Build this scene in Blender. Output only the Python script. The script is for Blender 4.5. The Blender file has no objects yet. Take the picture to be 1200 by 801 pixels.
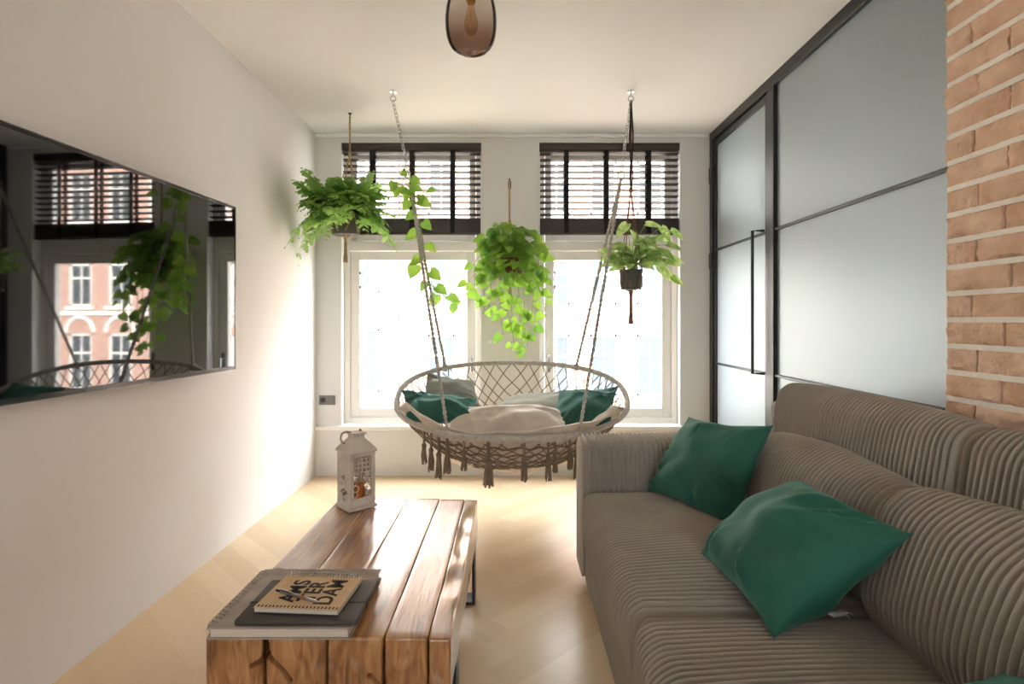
import bpy, math, random
import numpy as np
from mathutils import Vector, Matrix, noise

random.seed(7)
PI = math.pi
scene = bpy.context.scene
COL = scene.collection
EYE = 1.2                 # camera height; the room is surveyed in metres from the camera's foot
FPX = 667.0               # focal length in pixels of the 1200 wide frame

def at(px, py, d):
    """the point of the room seen at a pixel, d metres into the room"""
    return Vector(((px - 600) * d / FPX, d, EYE - (py - 376) * d / FPX))

# ------------------------------------------------------------------ materials
def lin(h):
    h = h.lstrip('#')
    out = []
    for i in (0, 2, 4):
        c = int(h[i:i + 2], 16) / 255
        out.append(c / 12.92 if c <= 0.04045 else ((c + 0.055) / 1.055) ** 2.4)
    return out

def nodes_of(m):
    m.use_nodes = True
    nt = m.node_tree
    nt.nodes.clear()
    return nt, nt.nodes, nt.links

def mat(name, color, rough=0.6, metal=0.0, var=0.0, scale=6.0, stretch=(1, 1, 1), bump=0.0, bscale=None, color2=None,
        spec=0.5, sheen=0.0, detail=4.0, translucent=0.0, coat=0.0, distort=0.0, bdist=0.01, ior=1.5):
    m = bpy.data.materials.new(name)
    nt, N, L = nodes_of(m)
    out = N.new('ShaderNodeOutputMaterial')
    b = N.new('ShaderNodeBsdfPrincipled')
    c1 = lin(color)
    b.inputs['Base Color'].default_value = (*c1, 1)
    b.inputs['Roughness'].default_value = rough
    b.inputs['Metallic'].default_value = metal
    b.inputs['IOR'].default_value = ior
    b.inputs['Specular IOR Level'].default_value = spec
    if sheen:
        b.inputs['Sheen Weight'].default_value = sheen
        b.inputs['Sheen Roughness'].default_value = 0.4
        b.inputs['Sheen Tint'].default_value = (*[min(1, x * 2.2 + 0.12) for x in c1], 1)
    if coat:
        b.inputs['Coat Weight'].default_value = coat
        b.inputs['Coat Roughness'].default_value = 0.12
    tc = N.new('ShaderNodeTexCoord')
    mp = N.new('ShaderNodeMapping')
    mp.inputs['Scale'].default_value = stretch
    L.new(tc.outputs['Object'], mp.inputs['Vector'])
    col_out = None
    if var or color2:
        nz = N.new('ShaderNodeTexNoise')
        nz.inputs['Scale'].default_value = scale
        nz.inputs['Detail'].default_value = detail
        nz.inputs['Distortion'].default_value = distort
        L.new(mp.outputs['Vector'], nz.inputs['Vector'])
        rp = N.new('ShaderNodeValToRGB')
        c2 = lin(color2) if color2 else [x * (1 - var) for x in c1]
        ca = c1 if color2 else [min(1, x * (1 + var * 0.6)) for x in c1]
        rp.color_ramp.elements[0].position = 0.32
        rp.color_ramp.elements[1].position = 0.68
        rp.color_ramp.elements[0].color = (*c2, 1)
        rp.color_ramp.elements[1].color = (*ca, 1)
        L.new(nz.outputs['Fac'], rp.inputs['Fac'])
        L.new(rp.outputs['Color'], b.inputs['Base Color'])
        col_out = rp.outputs['Color']
    if bump:
        nb = N.new('ShaderNodeTexNoise')
        nb.inputs['Scale'].default_value = bscale or scale
        nb.inputs['Detail'].default_value = 5
        L.new(mp.outputs['Vector'], nb.inputs['Vector'])
        bp = N.new('ShaderNodeBump')
        bp.inputs['Strength'].default_value = bump
        bp.inputs['Distance'].default_value = bdist
        L.new(nb.outputs['Fac'], bp.inputs['Height'])
        L.new(bp.outputs['Normal'], b.inputs['Normal'])
    if translucent:
        tr = N.new('ShaderNodeBsdfTranslucent')
        tr.inputs['Color'].default_value = (*c1, 1)
        if col_out:
            L.new(col_out, tr.inputs['Color'])
        mx = N.new('ShaderNodeMixShader')
        mx.inputs['Fac'].default_value = translucent
        L.new(b.outputs[0], mx.inputs[1])
        L.new(tr.outputs[0], mx.inputs[2])
        L.new(mx.outputs[0], out.inputs['Surface'])
    else:
        L.new(b.outputs[0], out.inputs['Surface'])
    return m

def mat_pane(name, tint=(1, 1, 1), refl=0.06):
    """thin clear glazing: straight-through glass with a mirror film"""
    m = bpy.data.materials.new(name)
    nt, N, L = nodes_of(m)
    out = N.new('ShaderNodeOutputMaterial')
    t = N.new('ShaderNodeBsdfTransparent'); t.inputs['Color'].default_value = (*tint, 1)
    g = N.new('ShaderNodeBsdfGlossy'); g.inputs['Roughness'].default_value = 0.02
    mx = N.new('ShaderNodeMixShader'); mx.inputs['Fac'].default_value = refl
    L.new(t.outputs[0], mx.inputs[1]); L.new(g.outputs[0], mx.inputs[2]); L.new(mx.outputs[0], out.inputs['Surface'])
    return m

def mat_smoke():
    """smoked lamp glass, brown at the foot and nearly clear at the shoulder"""
    m = bpy.data.materials.new('smoked_glass')
    nt, N, L = nodes_of(m)
    out = N.new('ShaderNodeOutputMaterial')
    tc = N.new('ShaderNodeTexCoord'); sp = N.new('ShaderNodeSeparateXYZ')
    L.new(tc.outputs['Generated'], sp.inputs[0])
    rp = N.new('ShaderNodeValToRGB')
    rp.color_ramp.elements[0].color = (*lin('#a88f82'), 1); rp.color_ramp.elements[0].position = 0.12
    rp.color_ramp.elements[1].color = (*lin('#f2eeea'), 1); rp.color_ramp.elements[1].position = 0.75
    L.new(sp.outputs['Z'], rp.inputs['Fac'])
    t = N.new('ShaderNodeBsdfTransparent'); L.new(rp.outputs['Color'], t.inputs['Color'])
    g = N.new('ShaderNodeBsdfGlossy'); g.inputs['Roughness'].default_value = 0.03
    g.inputs['Color'].default_value = (0.8, 0.75, 0.72, 1)
    lw = N.new('ShaderNodeLayerWeight'); lw.inputs['Blend'].default_value = 0.12
    mx = N.new('ShaderNodeMixShader')
    L.new(lw.outputs['Fresnel'], mx.inputs['Fac'])
    L.new(t.outputs[0], mx.inputs[1]); L.new(g.outputs[0], mx.inputs[2]); L.new(mx.outputs[0], out.inputs['Surface'])
    return m

def mat_frosted():
    m = bpy.data.materials.new('frosted_glass')
    nt, N, L = nodes_of(m)
    out = N.new('ShaderNodeOutputMaterial')
    d = N.new('ShaderNodeBsdfDiffuse'); d.inputs['Color'].default_value = (*lin('#949b9e'), 1)
    t = N.new('ShaderNodeBsdfTranslucent'); t.inputs['Color'].default_value = (*lin('#dfe6e4'), 1)
    mx = N.new('ShaderNodeMixShader'); mx.inputs['Fac'].default_value = 0.45
    L.new(d.outputs[0], mx.inputs[1]); L.new(t.outputs[0], mx.inputs[2])
    g = N.new('ShaderNodeBsdfGlossy'); g.inputs['Roughness'].default_value = 0.5; g.inputs['Color'].default_value = (*lin('#e2e8ea'), 1)
    mg = N.new('ShaderNodeMixShader'); mg.inputs['Fac'].default_value = 0.24
    L.new(mx.outputs[0], mg.inputs[1]); L.new(g.outputs[0], mg.inputs[2])
    L.new(mg.outputs[0], out.inputs['Surface'])
    return m

def mat_oak():
    """oak parquet: each board carries its own tone in a colour attribute, grain from noise"""
    m = bpy.data.materials.new('oak_parquet')
    nt, N, L = nodes_of(m)
    out = N.new('ShaderNodeOutputMaterial'); b = N.new('ShaderNodeBsdfPrincipled')
    a = N.new('ShaderNodeAttribute'); a.attribute_name = 'tone'
    rp = N.new('ShaderNodeValToRGB')
    rp.color_ramp.elements[0].color = (*lin('#cdb08a'), 1); rp.color_ramp.elements[1].color = (*lin('#e2ccab'), 1)
    tc = N.new('ShaderNodeTexCoord'); mp = N.new('ShaderNodeMapping')
    mp.inputs['Scale'].default_value = (14, 14, 1); mp.inputs['Rotation'].default_value = (0, 0, PI / 4)
    nz = N.new('ShaderNodeTexNoise'); nz.inputs['Scale'].default_value = 2.0; nz.inputs['Detail'].default_value = 6
    L.new(tc.outputs['Object'], mp.inputs['Vector']); L.new(mp.outputs[0], nz.inputs['Vector'])
    ad = N.new('ShaderNodeMath'); ad.operation = 'MULTIPLY_ADD'; ad.inputs[1].default_value = 0.35
    L.new(nz.outputs['Fac'], ad.inputs[0]); L.new(a.outputs['Fac'], ad.inputs[2])
    L.new(ad.outputs[0], rp.inputs['Fac']); L.new(rp.outputs[0], b.inputs['Base Color'])
    b.inputs['Roughness'].default_value = 0.3
    bp = N.new('ShaderNodeBump'); bp.inputs['Strength'].default_value = 0.08; bp.inputs['Distance'].default_value = 0.004
    L.new(nz.outputs['Fac'], bp.inputs['Height']); L.new(bp.outputs[0], b.inputs['Normal'])
    L.new(b.outputs[0], out.inputs['Surface'])
    return m

def mat_beam():
    """old varnished beam wood, grain along the table"""
    m = bpy.data.materials.new('old_beam_wood')
    nt, N, L = nodes_of(m)
    out = N.new('ShaderNodeOutputMaterial'); b = N.new('ShaderNodeBsdfPrincipled')
    tc = N.new('ShaderNodeTexCoord'); mp = N.new('ShaderNodeMapping')
    mp.inputs['Scale'].default_value = (16, 1.2, 3)
    L.new(tc.outputs['Object'], mp.inputs['Vector'])
    nz = N.new('ShaderNodeTexNoise'); nz.inputs['Scale'].default_value = 2.2; nz.inputs['Detail'].default_value = 8
    nz.inputs['Distortion'].default_value = 1.4
    L.new(mp.outputs[0], nz.inputs['Vector'])
    rp = N.new('ShaderNodeValToRGB')
    e = rp.color_ramp.elements
    e[0].position = 0.28; e[0].color = (*lin('#744a2b'), 1)
    e[1].position = 0.72; e[1].color = (*lin('#c99866'), 1)
    k = e.new(0.5); k.color = (*lin('#aa7648'), 1)
    n2 = N.new('ShaderNodeTexNoise'); n2.inputs['Scale'].default_value = 5; n2.inputs['Detail'].default_value = 3
    L.new(tc.outputs['Object'], n2.inputs['Vector'])
    mr = N.new('ShaderNodeMapRange'); mr.inputs['From Min'].default_value = 0.3; mr.inputs['From Max'].default_value = 0.7
    mr.inputs['To Min'].default_value = -0.14; mr.inputs['To Max'].default_value = 0.14
    L.new(n2.outputs['Fac'], mr.inputs['Value'])
    ad = N.new('ShaderNodeMath'); ad.operation = 'ADD'
    L.new(nz.outputs['Fac'], ad.inputs[0]); L.new(mr.outputs[0], ad.inputs[1])
    L.new(ad.outputs[0], rp.inputs['Fac']); L.new(rp.outputs[0], b.inputs['Base Color'])
    b.inputs['Roughness'].default_value = 0.3
    b.inputs['Coat Weight'].default_value = 1.0; b.inputs['Coat Roughness'].default_value = 0.2
    bp = N.new('ShaderNodeBump'); bp.inputs['Strength'].default_value = 0.35; bp.inputs['Distance'].default_value = 0.006
    L.new(nz.outputs['Fac'], bp.inputs['Height']); L.new(bp.outputs[0], b.inputs['Normal'])
    L.new(b.outputs[0], out.inputs['Surface'])
    return m

def mat_brickwork(name, c1, c2, mortar):
    m = bpy.data.materials.new(name)
    nt, N, L = nodes_of(m)
    out = N.new('ShaderNodeOutputMaterial'); b = N.new('ShaderNodeBsdfPrincipled')
    tc = N.new('ShaderNodeTexCoord'); mp = N.new('ShaderNodeMapping'); mp.inputs['Rotation'].default_value = (PI / 2, 0, 0)
    br = N.new('ShaderNodeTexBrick')
    br.inputs['Color1'].default_value = (*lin(c1), 1); br.inputs['Color2'].default_value = (*lin(c2), 1)
    br.inputs['Mortar'].default_value = (*lin(mortar), 1); br.inputs['Scale'].default_value = 1.0
    br.inputs['Brick Width'].default_value = 0.22; br.inputs['Row Height'].default_value = 0.065
    br.inputs['Mortar Size'].default_value = 0.008
    L.new(tc.outputs['Object'], mp.inputs['Vector']); L.new(mp.outputs[0], br.inputs['Vector'])
    L.new(br.outputs['Color'], b.inputs['Base Color']); b.inputs['Roughness'].default_value = 0.9
    L.new(b.outputs[0], out.inputs['Surface'])
    return m

M = {}
M['white_wall'] = mat('white_wall_paint', '#e4e2e0', 0.85, var=0.015, scale=2, bump=0.03, bscale=60)
M['back_wall'] = mat('pale_grey_paint', '#dad8d5', 0.8, var=0.015, scale=2, bump=0.03, bscale=60)
M['rear_wall'] = mat('pale_warm_grey_paint', '#a3a19d', 0.85, var=0.03, scale=2)
M['ceiling'] = mat('ceiling_paint', '#f2f1f0', 0.9, var=0.01, scale=2)
M['white_wood'] = mat('white_window_paint', '#e9e6e0', 0.4, var=0.01, scale=3)
M['oak'] = mat_oak()
M['beam'] = mat_beam()
M['black_steel'] = mat('black_steel', '#1c1c1d', 0.42, var=0.1, scale=20)
M['frosted'] = mat_frosted()
M['pane'] = mat_pane('window_glass')
M['smoke'] = mat_smoke()
M['blind'] = mat('dark_wood_blind', '#3a2f28', 0.45, var=0.25, scale=4, stretch=(0.6, 8, 8))
M['tape'] = mat('blind_tape', '#1d1a19', 0.9, var=0.1, scale=80)
M['tv_body'] = mat('glossy_black_plastic', '#09090a', 0.18, var=0.05, scale=3)
M['tv_screen'] = mat('television_screen_glass', '#030303', 0.03, ior=1.85, var=0.02, scale=3)
M['tv_edge'] = mat('brushed_grey_metal', '#6d6c6a', 0.25, metal=0.9, var=0.05, scale=30)
M['brick'] = mat('red_brown_brick', '#ecccb2', 0.95, color2='#cfa688', scale=9, bump=0.9, bscale=90, bdist=0.004)
M['mortar'] = mat('lime_mortar', '#f1ebe1', 0.95, var=0.06, scale=30, bump=0.4, bscale=120, bdist=0.003)
M['cord'] = mat('taupe_corduroy', '#a39b90', 0.95, var=0.12, scale=5, sheen=0.1, bump=0.2, bscale=260, bdist=0.002)
M['velvet'] = mat('green_velvet', '#2a6a5b', 0.8, color2='#20564a', scale=5, sheen=0.5, bump=0.12, bscale=180, bdist=0.002)
M['green_cloth'] = mat('green_linen', '#2f6557', 0.85, color2='#264f45', scale=6, sheen=0.3, bump=0.15, bscale=150, bdist=0.002)
M['sage'] = mat('sage_grey_linen', '#8d9087', 0.9, var=0.12, scale=6, sheen=0.2, bump=0.2, bscale=180, bdist=0.002)
M['futon'] = mat('pale_sage_canvas', '#b5b5a8', 0.9, var=0.1, scale=6, bump=0.2, bscale=180, bdist=0.002)
M['beige'] = mat('beige_wool', '#d4c8b8', 0.95, var=0.12, scale=7, sheen=0.3, bump=0.35, bscale=110, bdist=0.003)
M['cream'] = mat('cream_throw', '#ddcfbf', 0.95, var=0.12, scale=7, sheen=0.3, bump=0.35, bscale=110, bdist=0.003)
M['rope'] = mat('grey_cotton_rope', '#bbb5ab', 0.95, var=0.2, scale=40, bump=0.4, bscale=220, bdist=0.002)
M['rope_dark'] = mat('brown_grey_cotton', '#80705f', 0.95, var=0.25, scale=30, bump=0.4, bscale=220, bdist=0.002)
M['jute'] = mat('natural_jute', '#b39a72', 0.95, var=0.25, scale=40, bump=0.4, bscale=200, bdist=0.002)
M['brown_cord'] = mat('brown_macrame_cord', '#8a6652', 0.95, var=0.25, scale=40, bump=0.4, bscale=200, bdist=0.002)
M['black_cord'] = mat('black_cord', '#1d1a19', 0.9, var=0.2, scale=40)
M['chrome'] = mat('galvanised_steel', '#c4c3c0', 0.25, metal=1.0, var=0.08, scale=30)
M['grey_pot'] = mat('dark_grey_ceramic', '#55524f', 0.7, var=0.1, scale=10)
M['terracotta'] = mat('terracotta_pot', '#6b4630', 0.85, var=0.2, scale=12)
M['soil'] = mat('potting_soil', '#2a1d14', 1.0, var=0.4, scale=60, bump=0.8, bscale=80)
M['fern'] = mat('fern_leaf', '#b4d47c', 0.45, color2='#82b052', scale=9, translucent=0.5)
M['pothos'] = mat('pothos_leaf', '#a5c94e', 0.4, color2='#6f9f42', scale=6, translucent=0.5)
M['variegated'] = mat('variegated_leaf', '#cfdf96', 0.4, color2='#76ac4c', scale=26, translucent=0.45)
M['stem'] = mat('green_stem', '#86a04a', 0.6, var=0.2, scale=20)
M['lantern'] = mat('chalky_white_wood', '#ded4c6', 0.85, var=0.12, scale=14, bump=0.25, bscale=60)
M['candle'] = mat('amber_wax', '#f2a452', 0.5, color2='#e0813a', scale=12, translucent=0.3)
M['wick'] = mat('burnt_wick', '#1b1512', 0.9, var=0.2, scale=50)
M['leather'] = mat('tan_leather', '#a58a6c', 0.7, var=0.2, scale=30)
M['linen_book'] = mat('grey_linen_cover', '#b9aea3', 0.85, color2='#9d938a', scale=14, bump=0.2, bscale=200, bdist=0.001)
M['paper'] = mat('paper_edges', '#ddd2c2', 0.9, var=0.15, scale=10, stretch=(1, 1, 60))
M['charcoal'] = mat('charcoal_cover', '#4a4542', 0.6, var=0.12, scale=20, bump=0.1, bscale=200, bdist=0.001)
M['kraft'] = mat('kraft_card', '#d6b891', 0.8, var=0.08, scale=30)
M['ink'] = mat('black_print', '#2a221c', 0.8, var=0.1, scale=30)
M['silver'] = mat('silver_pen', '#b9b6b3', 0.25, metal=0.9, var=0.05, scale=30)
M['copper'] = mat('copper_ring', '#c07a45', 0.3, metal=0.9, var=0.05, scale=30)
M['brass'] = mat('aged_brass', '#9a7746', 0.35, metal=0.9, var=0.1, scale=20)
M['bulb'] = mat_pane('bulb_glass', (0.95, 0.85, 0.7), 0.12)
M['socket_plate'] = mat('grey_metal_plate', '#6f6b66', 0.35, metal=0.6, var=0.05, scale=30)
M['label_white'] = mat('white_satin_label', '#e6e4e0', 0.6, var=0.05, scale=40)
M['street_brick'] = mat_brickwork('street_brick', '#b38470', '#a1725f', '#c0aea0')
M['plaster'] = mat('pale_plaster', '#ddd5ca', 0.9, var=0.06, scale=1.5)
M['stone'] = mat('white_sandstone', '#e4ddd2', 0.8, var=0.06, scale=3)
M['dark_pane'] = mat('reflecting_house_glass', '#31373a', 0.25, spec=0.3, var=0.15, scale=1.5)
M['slate'] = mat('roof_slate', '#5b5a5c', 0.8, var=0.15, scale=5)
M['asphalt'] = mat('street_paving', '#8d857c', 0.9, var=0.15, scale=3)

# ------------------------------------------------------------------ mesh helpers
class MB:
    def __init__(self):
        self.v = []; self.f = []
    def add(self, vs, fs):
        b = len(self.v)
        self.v.extend([tuple(p) for p in vs])
        self.f.extend([tuple(b + i for i in q) for q in fs])
    def box(self, lo, hi, mx=None):
        x0, y0, z0 = lo; x1, y1, z1 = hi
        vs = [Vector(p) for p in ((x0, y0, z0), (x1, y0, z0), (x1, y1, z0), (x0, y1, z0), (x0, y0, z1), (x1, y0, z1), (x1, y1, z1), (x0, y1, z1))]
        if mx: vs = [mx @ p for p in vs]
        self.add(vs, [(3, 2, 1, 0), (4, 5, 6, 7), (0, 1, 5, 4), (1, 2, 6, 5), (2, 3, 7, 6), (3, 0, 4, 7)])
        return self
    def tube(self, pts, r, n=8, closed=False, cap=True, flat=1.0):
        pts = [Vector(p) for p in pts]
        k = len(pts)
        rs = r if isinstance(r, (list, tuple)) else [r] * k
        def tang(i):
            if closed: return (pts[(i + 1) % k] - pts[i - 1]).normalized()
            return (pts[min(i + 1, k - 1)] - pts[max(i - 1, 0)]).normalized()
        t0 = tang(0)
        up = Vector((0, 0, 1)) if abs(t0.z) < 0.9 else Vector((1, 0, 0))
        nrm = t0.cross(up).normalized()
        vs = []
        for i in range(k):
            t = tang(i)
            nrm = (nrm - t * nrm.dot(t))
            nrm = nrm.normalized() if nrm.length > 1e-6 else t.orthogonal().normalized()
            bn = t.cross(nrm)
            for j in range(n):
                a = 2 * PI * j / n
                vs.append(pts[i] + nrm * math.cos(a) * rs[i] + bn * math.sin(a) * rs[i] * flat)
        fs = []
        for i in range(k if closed else k - 1):
            for j in range(n):
                a, b = i * n + j, i * n + (j + 1) % n
                c, d = ((i + 1) % k) * n + (j + 1) % n, ((i + 1) % k) * n + j
                fs.append((a, b, c, d))
        if cap and not closed:
            fs.append(tuple(reversed(range(n)))); fs.append(tuple((k - 1) * n + j for j in range(n)))
        self.add(vs, fs)
        return self
    def lathe(self, prof, c=(0, 0, 0), n=32, mx=None):
        c = Vector(c); vs = []; fs = []; k = len(prof)
        for (r, z) in prof:
            for j in range(n):
                a = 2 * PI * j / n
                p = Vector((r * math.cos(a), r * math.sin(a), z))
                vs.append(c + (mx @ p if mx else p))
        for i in range(k - 1):
            for j in range(n):
                fs.append((i * n + j, i * n + (j + 1) % n, (i + 1) * n + (j + 1) % n, (i + 1) * n + j))
        if prof[0][0] > 0: fs.append(tuple(reversed(range(n))))
        if prof[-1][0] > 0: fs.append(tuple((k - 1) * n + j for j in range(n)))
        self.add(vs, fs)
        return self
    def grid(self, P):
        """P[i][j] of points -> quads"""
        a, b = len(P), len(P[0])
        self.add([q for row in P for q in row], [(i * b + j, i * b + j + 1, (i + 1) * b + j + 1, (i + 1) * b + j) for i in range(a - 1) for j in range(b - 1)])
        return self
    def build(self, name, material, parent=None, smooth=True, angle=40, bevel=0.0, seg=2, solid=0.0):
        me = bpy.data.meshes.new(name)
        me.from_pydata(self.v, [], self.f)
        me.validate(); me.update()
        me.materials.append(material)
        if smooth:
            me.polygons.foreach_set('use_smooth', [True] * len(me.polygons))
            me.set_sharp_from_angle(angle=math.radians(angle))
        o = bpy.data.objects.new(name, me)
        COL.objects.link(o)
        if parent:
            o.parent = parent
            o.matrix_parent_inverse = parent_world(parent).inverted()
        if solid:
            md = o.modifiers.new('thickness', 'SOLIDIFY'); md.thickness = solid; md.offset = 0
        if bevel:
            md = o.modifiers.new('edge', 'BEVEL'); md.width = bevel; md.segments = seg; md.limit_method = 'ANGLE'
            md.harden_normals = False
        return o

def parent_world(p):
    m = Matrix.Translation(p.location)
    return m if p.type == 'EMPTY' else Matrix.Identity(4)

def tag(o, label, cat, group=None, kind=None):
    o['label'] = label; o['category'] = cat
    if group: o['group'] = group
    if kind: o['kind'] = kind
    return o

def thing(name, loc, label, cat, group=None, kind=None):
    o = bpy.data.objects.new(name, None)
    o.empty_display_size = 0.05
    o.location = loc
    COL.objects.link(o)
    return tag(o, label, cat, group, kind)

def struct(o, label=None, cat=None):
    o['kind'] = 'structure'
    if label: o['label'] = label
    if cat: o['category'] = cat
    return o

def bx(name, lo, hi, material, parent=None, bevel=0.003, **k):
    return MB().box(lo, hi).build(name, material, parent, bevel=bevel, **k)

# ------------------------------------------------------------------ the room
XL, XR, YB, YR, ZC = -1.523, 1.545, 4.42, -4.6, 2.652
T = 0.22
# opening edges of the two front windows
OP = [(-1.325, -0.239), (0.212, 1.306)]
ZO0, ZO1 = 0.388, 2.585

# herringbone parquet, each board a slab face with its own tone
def build_floor():
    Lb, Wb = 0.72, 0.12
    vs, fs, tones = [], [], []
    s = math.sqrt(0.5)
    rnd = random.Random(3)
    n = int(Lb / Wb)
    def put(u0, v0, u1, v1):
        cx, cy = (u0 + u1) / 2, (v0 + v1) / 2
        X, Y = (cx - cy) * s, (cx + cy) * s
        if not (XL - 1.0 < X < 3.6 and YR - 0.8 < Y < YB + 0.8): return
        g = 0.0009
        b = len(vs)
        for (u, v) in ((u0 + g, v0 + g), (u1 - g, v0 + g), (u1 - g, v1 - g), (u0 + g, v1 - g)):
            vs.append(((u - v) * s, (u + v) * s, 0.0))
        fs.append((b, b + 1, b + 2, b + 3)); tones.append(rnd.random() * 0.6)
    for k in range(-80, 80):
        for q in range(-14, 14):
            u, v = k * Wb + q * Lb, k * Wb - q * Lb
            put(u, v, u + Lb, v + Wb)
            put(u, v + Wb, u + Wb, v + Wb + Lb)
    b = len(vs)
    vs.extend([(XL - 0.2, YR - 0.2, -0.002), (3.4, YR - 0.2, -0.002), (3.4, YB + 0.25, -0.002), (XL - 0.2, YB + 0.25, -0.002),
               (XL - 0.2, YR - 0.2, -0.2), (3.4, YR - 0.2, -0.2), (3.4, YB + 0.25, -0.2), (XL - 0.2, YB + 0.25, -0.2)])
    for q in ((0, 1, 2, 3), (7, 6, 5, 4), (0, 4, 5, 1), (1, 5, 6, 2), (2, 6, 7, 3), (3, 7, 4, 0)):
        fs.append(tuple(b + i for i in q)); tones.append(0.0)
    me = bpy.data.meshes.new('floor'); me.from_pydata(vs, [], fs)
    at_ = me.attributes.new('tone', 'FLOAT', 'FACE'); at_.data.foreach_set('value', tones)
    me.materials.append(M['oak'])
    o = bpy.data.objects.new('floor', me); COL.objects.link(o)
    return struct(o, 'light oak herringbone parquet floor', 'floor')
build_floor()

XH = 3.2     # far side of the hallway beyond the frosted partition
struct(bx('ceiling', (XL - T, YR - T, ZC), (XH + 0.1, YB + T, ZC + 0.2), M['ceiling'], bevel=0), 'white plastered ceiling', 'ceiling')
struct(bx('wall_left', (XL - T, YR - T, -0.05), (XL, YB + T, ZC), M['white_wall'], bevel=0), 'plain white wall carrying the television', 'wall')
w = MB()
Y0, Y1 = YB, YB + T
w.box((XL, Y0, -0.05), (XR + 0.06, Y1, ZO0 - 0.03))
w.box((XL, Y0, ZO1), (XR + 0.06, Y1, ZC))
for a, b in ((XL, OP[0][0]), (OP[0][1], OP[1][0]), (OP[1][1], XR + 0.06)):
    w.box((a, Y0, ZO0 - 0.03), (b, Y1, ZO1))
struct(w.build('wall_back', M['back_wall'], smooth=False), 'pale wall with two tall windows', 'wall')
RW, RZ0, RZ1 = 0.6, 1.1, 2.35
w = MB()
w.box((XL, YR - T, -0.05), (XH, YR, RZ0)); w.box((XL, YR - T, RZ1), (XH, YR, ZC))
w.box((XL, YR - T, RZ0), (-RW, YR, RZ1)); w.box((RW, YR - T, RZ0), (XH, YR, RZ1))
struct(w.build('wall_rear', M['rear_wall'], smooth=False), 'grey wall behind the camera with an opening added for fill light', 'wall')
w = MB()
w.box((XH, YR - T, -0.05), (XH + 0.1, YB + T, ZC))
w.box((XR + 0.06, YB, -0.05), (XH, YB + T, ZC))
struct(w.build('wall_hall', M['white_wall'], smooth=False), 'white hallway wall beyond the frosted partition', 'wall')
# ledge under the windows
struct(bx('trim_1', (XL, YB - 0.03, 0.352), (XR - 0.01, YB + 0.075, ZO0), M['white_wood'], bevel=0.006), 'white window ledge running across the back wall', 'trim')
struct(bx('baseboard_back', (XL, YB - 0.012, 0.0), (XR - 0.01, YB, 0.35), M['back_wall'], bevel=0.002), 'pale boxed parapet panel under the window ledge', 'baseboard')
struct(bx('trim_2', (XL, YB - 0.03, ZC - 0.03), (XR - 0.03, YB, ZC), M['ceiling'], bevel=0.012, seg=3), 'shallow plaster fillet where back wall meets ceiling', 'trim')

# windows
def window(idx, x0, x1, label):
    root = bpy.data.objects.new('window_%d' % idx, None); COL.objects.link(root)
    root.location = ((x0 + x1) / 2, YB + 0.12, ZO0)
    tag(root, label, 'window', kind='structure')
    ya, yb = YB + 0.075, YB + 0.15
    f = MB()
    fw = 0.045
    f.box((x0, ya, ZO0), (x0 + fw, yb, ZO1)); f.box((x1 - fw, ya, ZO0), (x1, yb, ZO1))
    f.box((x0 + fw, ya, ZO0), (x1 - fw, yb, ZO0 + 0.05)); f.box((x0 + fw, ya, ZO1 - 0.05), (x1 - fw, yb, ZO1))
    f.box((x0 + fw, ya - 0.01, 1.755), (x1 - fw, yb, 1.83))
    f.build('window_frame', M['white_wood'], root, bevel=0.004)
    s = MB()
    sa, sb = ya + 0.012, yb - 0.01
    def sash(xa, xb, za, zb, wd):
        s.box((xa, sa, za), (xa + wd, sb, zb)); s.box((xb - wd, sa, za), (xb, sb, zb))
        s.box((xa + wd, sa, za), (xb - wd, sb, za + wd)); s.box((xa + wd, sa, zb - wd), (xb - wd, sb, zb))
    sash(x0 + fw + 0.004, x1 - fw - 0.004, ZO0 + 0.054, 1.751, 0.07)
    so = s.build('casement_sash', M['white_wood'], root, bevel=0.004)
    MB().box((x0 + fw + 0.06, ya + 0.035, ZO0 + 0.11), (x1 - fw - 0.06, ya + 0.041, 1.70)).build('pane', M['pane'], so)
    s = MB()
    sash(x0 + fw + 0.004, x1 - fw - 0.004, 1.834, ZO1 - 0.054, 0.05)
    so2 = s.build('top_light_sash', M['white_wood'], root, bevel=0.004)
    MB().box((x0 + fw + 0.045, ya + 0.035, 1.87), (x1 - fw - 0.045, ya + 0.041, ZO1 - 0.095)).build('pane', M['pane'], so2)
    # slender casement handle and hinges
    hx = x1 - fw - 0.035 if idx == 1 else x0 + fw + 0.035
    h = MB(); h.box((hx - 0.012, sa - 0.008, 0.80), (hx + 0.012, sa, 0.94)); h.tube([(hx, sa - 0.008, 0.90), (hx, sa - 0.035, 0.90), (hx, sa - 0.035, 0.80)], 0.007)
    h.build('handle', M['chrome'], so)
    gx = x0 + fw + 0.078 if idx == 1 else x0 + fw + 0.083
    for z in (1.58, 1.47):
        MB().tube([(gx, sa + 0.004, z - 0.012), (gx, sa + 0.004, z + 0.012)], 0.007).build('sash_stop', M['black_steel'], so)
    return root
window(1, *OP[0], 'tall white casement window behind the fern, nearer the television')
window(2, *OP[1], 'tall white casement window nearer the frosted glass door')
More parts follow.
